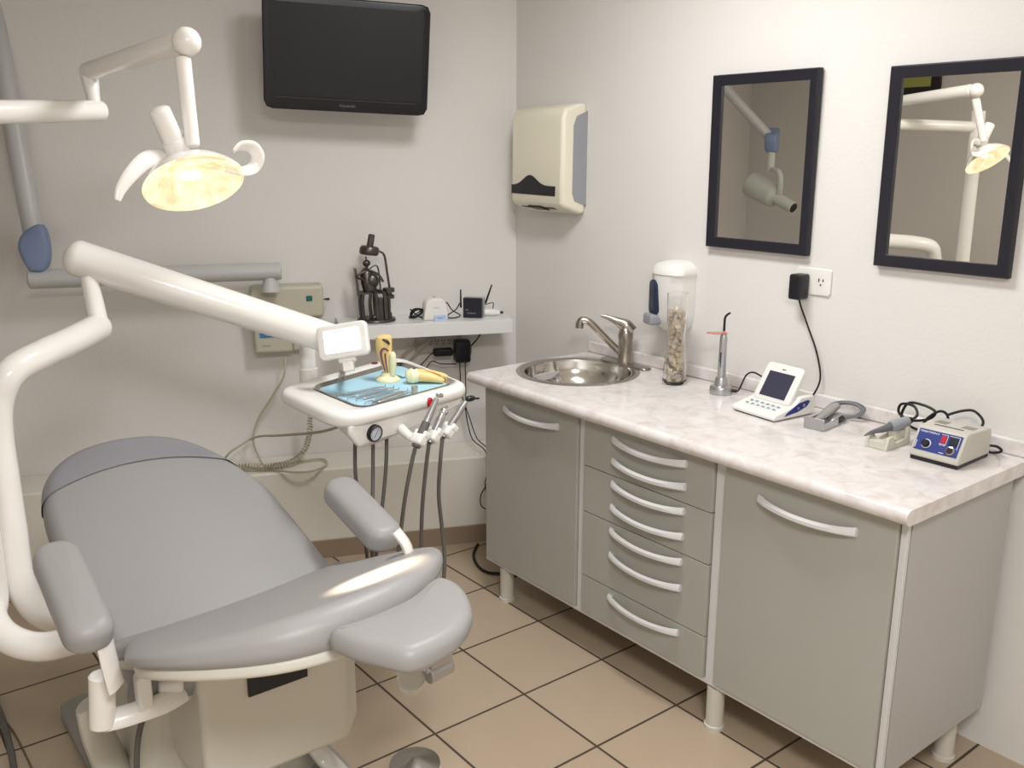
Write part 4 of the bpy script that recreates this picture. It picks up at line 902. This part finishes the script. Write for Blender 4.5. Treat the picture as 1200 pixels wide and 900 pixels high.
# ================================================================== DENTAL CHAIR
ch = thing('dental_chair', 'reclined grey vinyl dental chair with white frame and two armrests', 'dental chair', (.74, 2.1, 0))
CX = .722
def FB(p):       # backrest frame: x across, y up the back, z out of the surface
    sl = math.atan(.40); v = p.y; w = p.z-.02*(p.x/.27)**2
    return V(CX+p.x-.05*max(v, 0)/.7, 2.0+v*math.cos(sl)-w*math.sin(sl), .575+v*math.sin(sl)+w*math.cos(sl)+.03*max(0, .2-v)**1.5)
half = [(.235, -.14), (.262, -.05), (.272, .05), (.277, .18), (.276, .32), (.27, .44), (.256, .54), (.222, .635), (.155, .705), (.06, .738)]
ol = smooth_poly([(x*(1+.13*min(1, max(0, (.62-y)/.15))), y) for x, y in half]+[(-x, y) for x, y in half[::-1]])
ol = resample(ol, 120)
b = B(); b.pillow(ol, -.085, 0, .036, FB, crown=.008, n=6, rb=.03); bk = obj('backrest', b, UPH, ch, world=True, angle=80)
b = B(); b.pillow(ol, -.085, 0, .036, None, crown=.008, n=6, rb=.03); bm = b.bm
for v in bm.verts: v.co.y += .75*v.co.x**2
bmesh.ops.bisect_plane(bm, geom=bm.verts[:]+bm.edges[:]+bm.faces[:], plane_co=(0, .605, 0), plane_no=(0, 1, 0), clear_inner=True)
for v in bm.verts: v.co.y -= .75*v.co.x**2
bmesh.ops.recalc_face_normals(bm, faces=bm.faces); bm.normal_update()
cn = sum((f.normal.dot(f.calc_center_median()-V(0, .62, -.04)) for f in bm.faces))
for v, n_ in [(v, v.normal.copy()) for v in bm.verts]: v.co += n_*(.004 if cn > 0 else -.004)
for v in bm.verts: v.co = FB(v.co)
bm.transform(ch.matrix_world.inverted()); obj('head_cover', b, COVER, bk, angle=80)
b = B(); b.pillow(resample(smooth_poly([(x*.86, y*.93) for x, y in half]+[(-x*.86, y*.93) for x, y in half[::-1]]), 80), -.105, -.08, .01, FB, inner=2); obj('back_shell', b, CREAM, ch, world=True)
def FS(p):       # seat frame: y towards the knees
    sl = math.atan(.42); q = min((p.x/.33)**2, 1.1); w = -.03+.012*q+.018*p.x/.33+p.z*(1-.58*q)
    return V(.745+p.x, 2.03-p.y*math.cos(sl)+w*math.sin(sl), .612+p.y*math.sin(sl)+w*math.cos(sl))
sh = [(.26, -.06), (.29, .06), (.322, .20), (.342, .31), (.338, .39), (.30, .47), (.235, .54), (.15, .60), (.05, .625)]
so = resample(smooth_poly(sh+[(-x, y) for x, y in sh[::-1]]), 120)
b = B(); b.pillow(so, -.085, .0, .042, FS, crown=.006, n=7, rb=.03); obj('seat_cushion', b, UPH, ch, world=True, angle=80)
def FS2(p):
    sl = math.atan(.42); q = min((p.x/.33)**2, 1.1); w = -.03+.012*q+.018*p.x/.33-.085*(1-.58*q)+p.z+.085
    return V(.745+p.x, 2.03-p.y*math.cos(sl)+w*math.sin(sl), .612+p.y*math.sin(sl)+w*math.cos(sl))
b = B(); b.pillow(inset_poly(so, .96), -.104, -.080, .008, FS2, inner=2); obj('seat_plate', b, CREAM, ch, world=True, angle=60)
fo = smooth_poly([(0.677, 1.402, 0.800)[:2], (0.754, 1.403, 0.800)[:2], (0.854, 1.420, 0.800)[:2], (0.945, 1.462, 0.800)[:2], (0.969, 1.405, 0.800)[:2], (0.929, 1.309, 0.800)[:2], (0.863, 1.254, 0.800)[:2], (0.795, 1.235, 0.800)[:2], (0.742, 1.240, 0.800)[:2], (0.708, 1.291, 0.800)[:2], (0.682, 1.348, 0.800)[:2]])
b = B(); b.pillow(resample(fo, 90), .755, .806, .024, None, crown=.004, n=6, rb=.02); obj('foot_cushion', b, UPH, ch, world=True, angle=80)
b = B(); b.cyl((0.852, 1.355, 0.665), (0.905, 1.358, 0.670), .021, seg=24, e=.002); b.tube([(0.854, 1.342, 0.680), (0.824, 1.371, 0.690), (0.805, 1.395, 0.700)], [.007, .007, .007], 10, 3); b.box(V((0.873, 1.356, 0.690)), (.06, .03, .03)); obj('foot_bracket', b, SATIN, ch, world=True)
b = B(); b.cyl((0.842, 1.397, 0.630), (0.830, 1.376, 0.660), .026, .028, seg=24, e=.004); obj('bracket_knob', b, CLEARP, ch, world=True)
# armrests
def armrest(x, y0, z0, y1, z1, side):
    a, c = V(x, y0, z0), V(x, y1, z1); d = (c-a).normalized(); L = (c-a).length
    up = V(1, 0, 0).cross(d).normalized(); M = Matrix(((1, d.x, up.x, (a.x+c.x)/2), (0, d.y, up.y, (a.y+c.y)/2), (0, d.z, up.z, (a.z+c.z)/2), (0, 0, 0, 1)))
    b = B(); b.pillow(resample(rrect(.098, L+.10, .045, 8), 80), -.055, .01, .028, M, crown=.003, n=6, rb=.02); return obj('armrest', b, UPH, ch, world=True, angle=80), M, L
ar, M_, L_a = armrest(.365, 1.84, .735, 2.045, .802, -1)
b = B(); p = lambda u, v, w: M_ @ V(u, v, w)
b.tube([(0.389, 1.831, 0.701), (0.395, 1.831, 0.636), (0.403, 1.832, 0.574)], [.026, .027, .027], 16, 4, flat=.35)
b.cyl((0.391, 1.884, 0.583), (0.378, 1.882, 0.464), .028, .026, seg=22, e=.004)
b.tube([(0.383, 1.882, 0.476), (0.429, 1.872, 0.477), (0.497, 1.860, 0.484), (0.550, 1.882, 0.477)], [.024, .024, .024, .02], 14, 4, flat=.45)
b.bm.transform(ch.matrix_world.inverted()); obj('armrest_bracket', b, WHITE, ar)
b = B(); b.pillow(resample(rrect(.03, .095, .014), 40), -.018, .018, .006, Matrix.Translation(V((0.464, 1.871, 0.517))) @ RX(PI/2), inner=2); obj('side_lever', b, WHITEP, ch, world=True)
ar2, M2_, L_a = armrest(1.072, 1.90, .735, 2.09, .782, 1)
b = B(); b.tube([(1.016, 1.735, 0.790), (1.031, 1.712, 0.754), (1.029, 1.697, 0.702), (1.012, 1.685, 0.622), (0.945, 1.719, 0.565)], [.022]*5, 12, 4, flat=.5); b.bm.transform(ch.matrix_world.inverted()); obj('armrest_bracket', b, WHITE, ar2)
# frame box under the seat
b = B()
b.rings([[V(x, y, z) for x, y in ((.575, 1.85), (.93, 1.85), (1.0, 1.93), (1.0, 2.30), (.56, 2.30))] for z in (.215, .24, .50, .53)]); hb = obj('housing', b, CREAM, ch, world=True, bevel=.015)
b = B(); b.box((.755, 1.853, .468), (.145, .02, .07), I4); b.bm.transform(ch.matrix_world.inverted()); obj('housing_slot', b, DARK, hb)
b = B(); b.rings([[V(x, 2.0+y_*.928, .50+k*.03-y_*.36) for x, y_ in ((.52, -.30), (.95, -.30), (.95, .05), (.52, .05))] for k in (0, 1)]); b.cyl((.47, 1.93, .50), (.98, 1.93, .50), .018, seg=16); b.cyl(V((0.500, 1.891, 0.505)), V((0.550, 1.877, 0.501)), .016, seg=14); obj('seat_frame', b, WHITEP, ch, world=True, bevel=.006)
# column and floor base
b = B(); b.rings([[V(x, y, z) for x, y in P] for P, z in (
    (rrect(.48, .50, .06, 5, .70, 2.28), .03), (rrect(.45, .44, .06, 5, .70, 2.27), .12), (rrect(.36, .34, .05, 5, .70, 2.24), .30), (rrect(.32, .30, .05, 5, .70, 2.22), .5))]); obj('column_cover', b, CREAM, ch, world=True)
b = B(); b.tube([(0.406, 2.177, 0.353), (0.422, 2.180, 0.277), (0.445, 2.170, 0.177), (0.475, 2.105, 0.045)], [.03, .045, .05, .05], 14, 5, flat=.6); obj('side_cover', b, CREAM, ch, world=True)
b = B(); b.pillow(resample(rrect(.56, .95, .05, 5, .72, 2.32), 60), .0, .03, .008, inner=2); obj('floor_plate', b, mat('grey_base', (150,148,142), .4), ch, world=True)
b = B(); b.tube([(0.907, 2.055, 0.140), (0.924, 2.025, 0.090), (0.948, 1.976, 0.050), (0.957, 1.865, 0.035)], [.035, .034, .035, .035], 14, 5, flat=.6); b.cyl((0.921, 1.968, 0.085), (0.921, 1.968, 0.095), .004, seg=8); obj('front_foot', b, WHITE, ch, world=True)
b = B(); b.tube([(0.493, 1.973, 0.415), (0.470, 1.972, 0.359), (0.459, 1.979, 0.271), (0.455, 1.979, 0.136)], .007, 8); obj('chair_cable', b, HOSE, ch, world=True)

# ================================================================== FLOOR THINGS
pd = V((1.133, 1.872, 0.045))
T = thing('foot_pedal', 'round metal foot pedal with a faceted disc top on the floor', 'foot pedal', (pd.x, pd.y, 0))
b = B(); b.lathe([(.072, 0), (.072, .02), (.066, .03), (.066, .036), (0, .036)], I4, 40); obj('base', b, WHITEP, T)
b = B(); b.lathe([(.067, .036), (.069, .040), (.067, .045), (.064, .046), (.03, .054), (0, .064)], I4, 40); obj('disc', b, STEEL, T)
b = B(); b.tube([(2.155, 2.994, 0.006), (2.080, 2.921, 0.006), (2.031, 2.823, 0.006), (2.027, 2.747, 0.006), (2.071, 2.703, 0.006), (2.115, 2.650, 0.006), (2.166, 2.552, 0.006)], .006, 8); single('black_hose', 'black hose looping on the floor tiles at the left end of the cabinet', 'hose', b, BLACK)
b = B(); b.tube([(0.297, 3.281, 0.006), (0.303, 2.934, 0.006), (0.298, 2.749, 0.006), (0.283, 2.568, 0.006), (0.252, 2.378, 0.006)], .009, 8); single('black_cable', 'thick dark cable on the floor tiles at the lower left corner', 'cable', b, HOSE)
b = B(); b.tube([(0.267, 2.938, 0.004), (0.311, 2.795, 0.004), (0.321, 2.612, 0.004), (0.321, 2.453, 0.004)], .003, 6); single('thin_cable', 'thin brown cable on the floor beside the thick dark cable', 'cable', b, mat('brown_cable', (110,92,74), .6))

# picture on the left wall, seen in the mirror
T = thing('framed_picture', 'black framed green picture on the left wall, seen only in the right mirror', 'picture', (XL, 3.446, 1.925), PI/2)
b = B(); b.box((0, -.012, .2), (.60, .022, .42)); obj('frame', b, FRAME, T, bevel=.002)
b = B(); b.box((0, -.024, .2), (.48, .002, .30)); obj('print', b, mat('green_print', (176,180,96), .6, noise=.3, scale=5), T)

# ceiling light and an added fill panel
def clight(x, y, w, l, power, label):
    T = thing('ceiling_light', label, 'ceiling light', (x, y, HC))
    b = B(); b.box((0, 0, -.02), (w+.04, l+.04, .038)); obj('housing', b, WHITEP, T, bevel=.004)
    b = B(); b.box((0, 0, -.041), (w, l, .004)); obj('diffuser', b, mat('diffuser', (255,255,255), .6, emit=(255,252,246), estr=3.0), T)
    ld = bpy.data.lights.new('tube_light', 'AREA'); ld.shape = 'RECTANGLE'; ld.size = w; ld.size_y = l; ld.energy = power; ld.color = (.985, .99, 1)
    lo = bpy.data.objects.new('tube_light', ld); C.objects.link(lo); lo.location = (0, 0, -.05); lo.parent = T
clight(1.55, 1.75, .30, .60, 23, 'square ceiling light panel above the worktop')
clight(.2, -.2, .6, .6, 56, 'added fill light panel on the ceiling behind the viewpoint')  # unseen fill panel, added to brighten the cabinet fronts and room
# beam of the operating lamp
ld = bpy.data.lights.new('lamp_beam', 'SPOT'); ld.energy = 230; ld.color = (1, .80, .58); ld.spot_size = math.radians(19); ld.spot_blend = 1.; ld.shadow_soft_size = .012
lo = bpy.data.objects.new('lamp_beam', ld); C.objects.link(lo); tgt = V((0.877, 1.570, 0.775)); src_ = lc+(tgt-lc).normalized()*.03
lo.rotation_euler = (tgt-src_).to_track_quat('-Z', 'Y').to_euler(); lo.location = src_-lp.location; lo.parent = lp; lo.scale = (1, .62, 1)
w = bpy.data.worlds.new('world'); bpy.context.scene.world = w; w.use_nodes = True
w.node_tree.nodes['Background'].inputs[0].default_value = (.8, .85, .9, 1); w.node_tree.nodes['Background'].inputs[1].default_value = .05

# ================================================================== CAMERA
cd = bpy.data.cameras.new('camera'); cam = bpy.data.objects.new('camera', cd); C.objects.link(cam)
cd.sensor_width = 36; cd.lens = 1086.073/1200*36; cd.clip_start = .02
r0, r1, r2 = V(0.78825834, -0.61534204, 0.00172353), V(-0.1483939, -0.1928106, -0.96995016), V(0.59718343, 0.76431554, -0.24329757)
cam.matrix_world = Matrix(((r0.x, -r1.x, -r2.x, 0), (r0.y, -r1.y, -r2.y, 0), (r0.z, -r1.z, -r2.z, 1.64), (0, 0, 0, 1)))
sc = bpy.context.scene; sc.camera = cam
sc.view_settings.view_transform = 'Standard'; sc.view_settings.exposure = 0.; sc.view_settings.look = 'None'
try:
    sc.cycles.use_denoising = True; sc.cycles.sample_clamp_indirect = 6; sc.cycles.max_bounces = 12
except Exception: pass
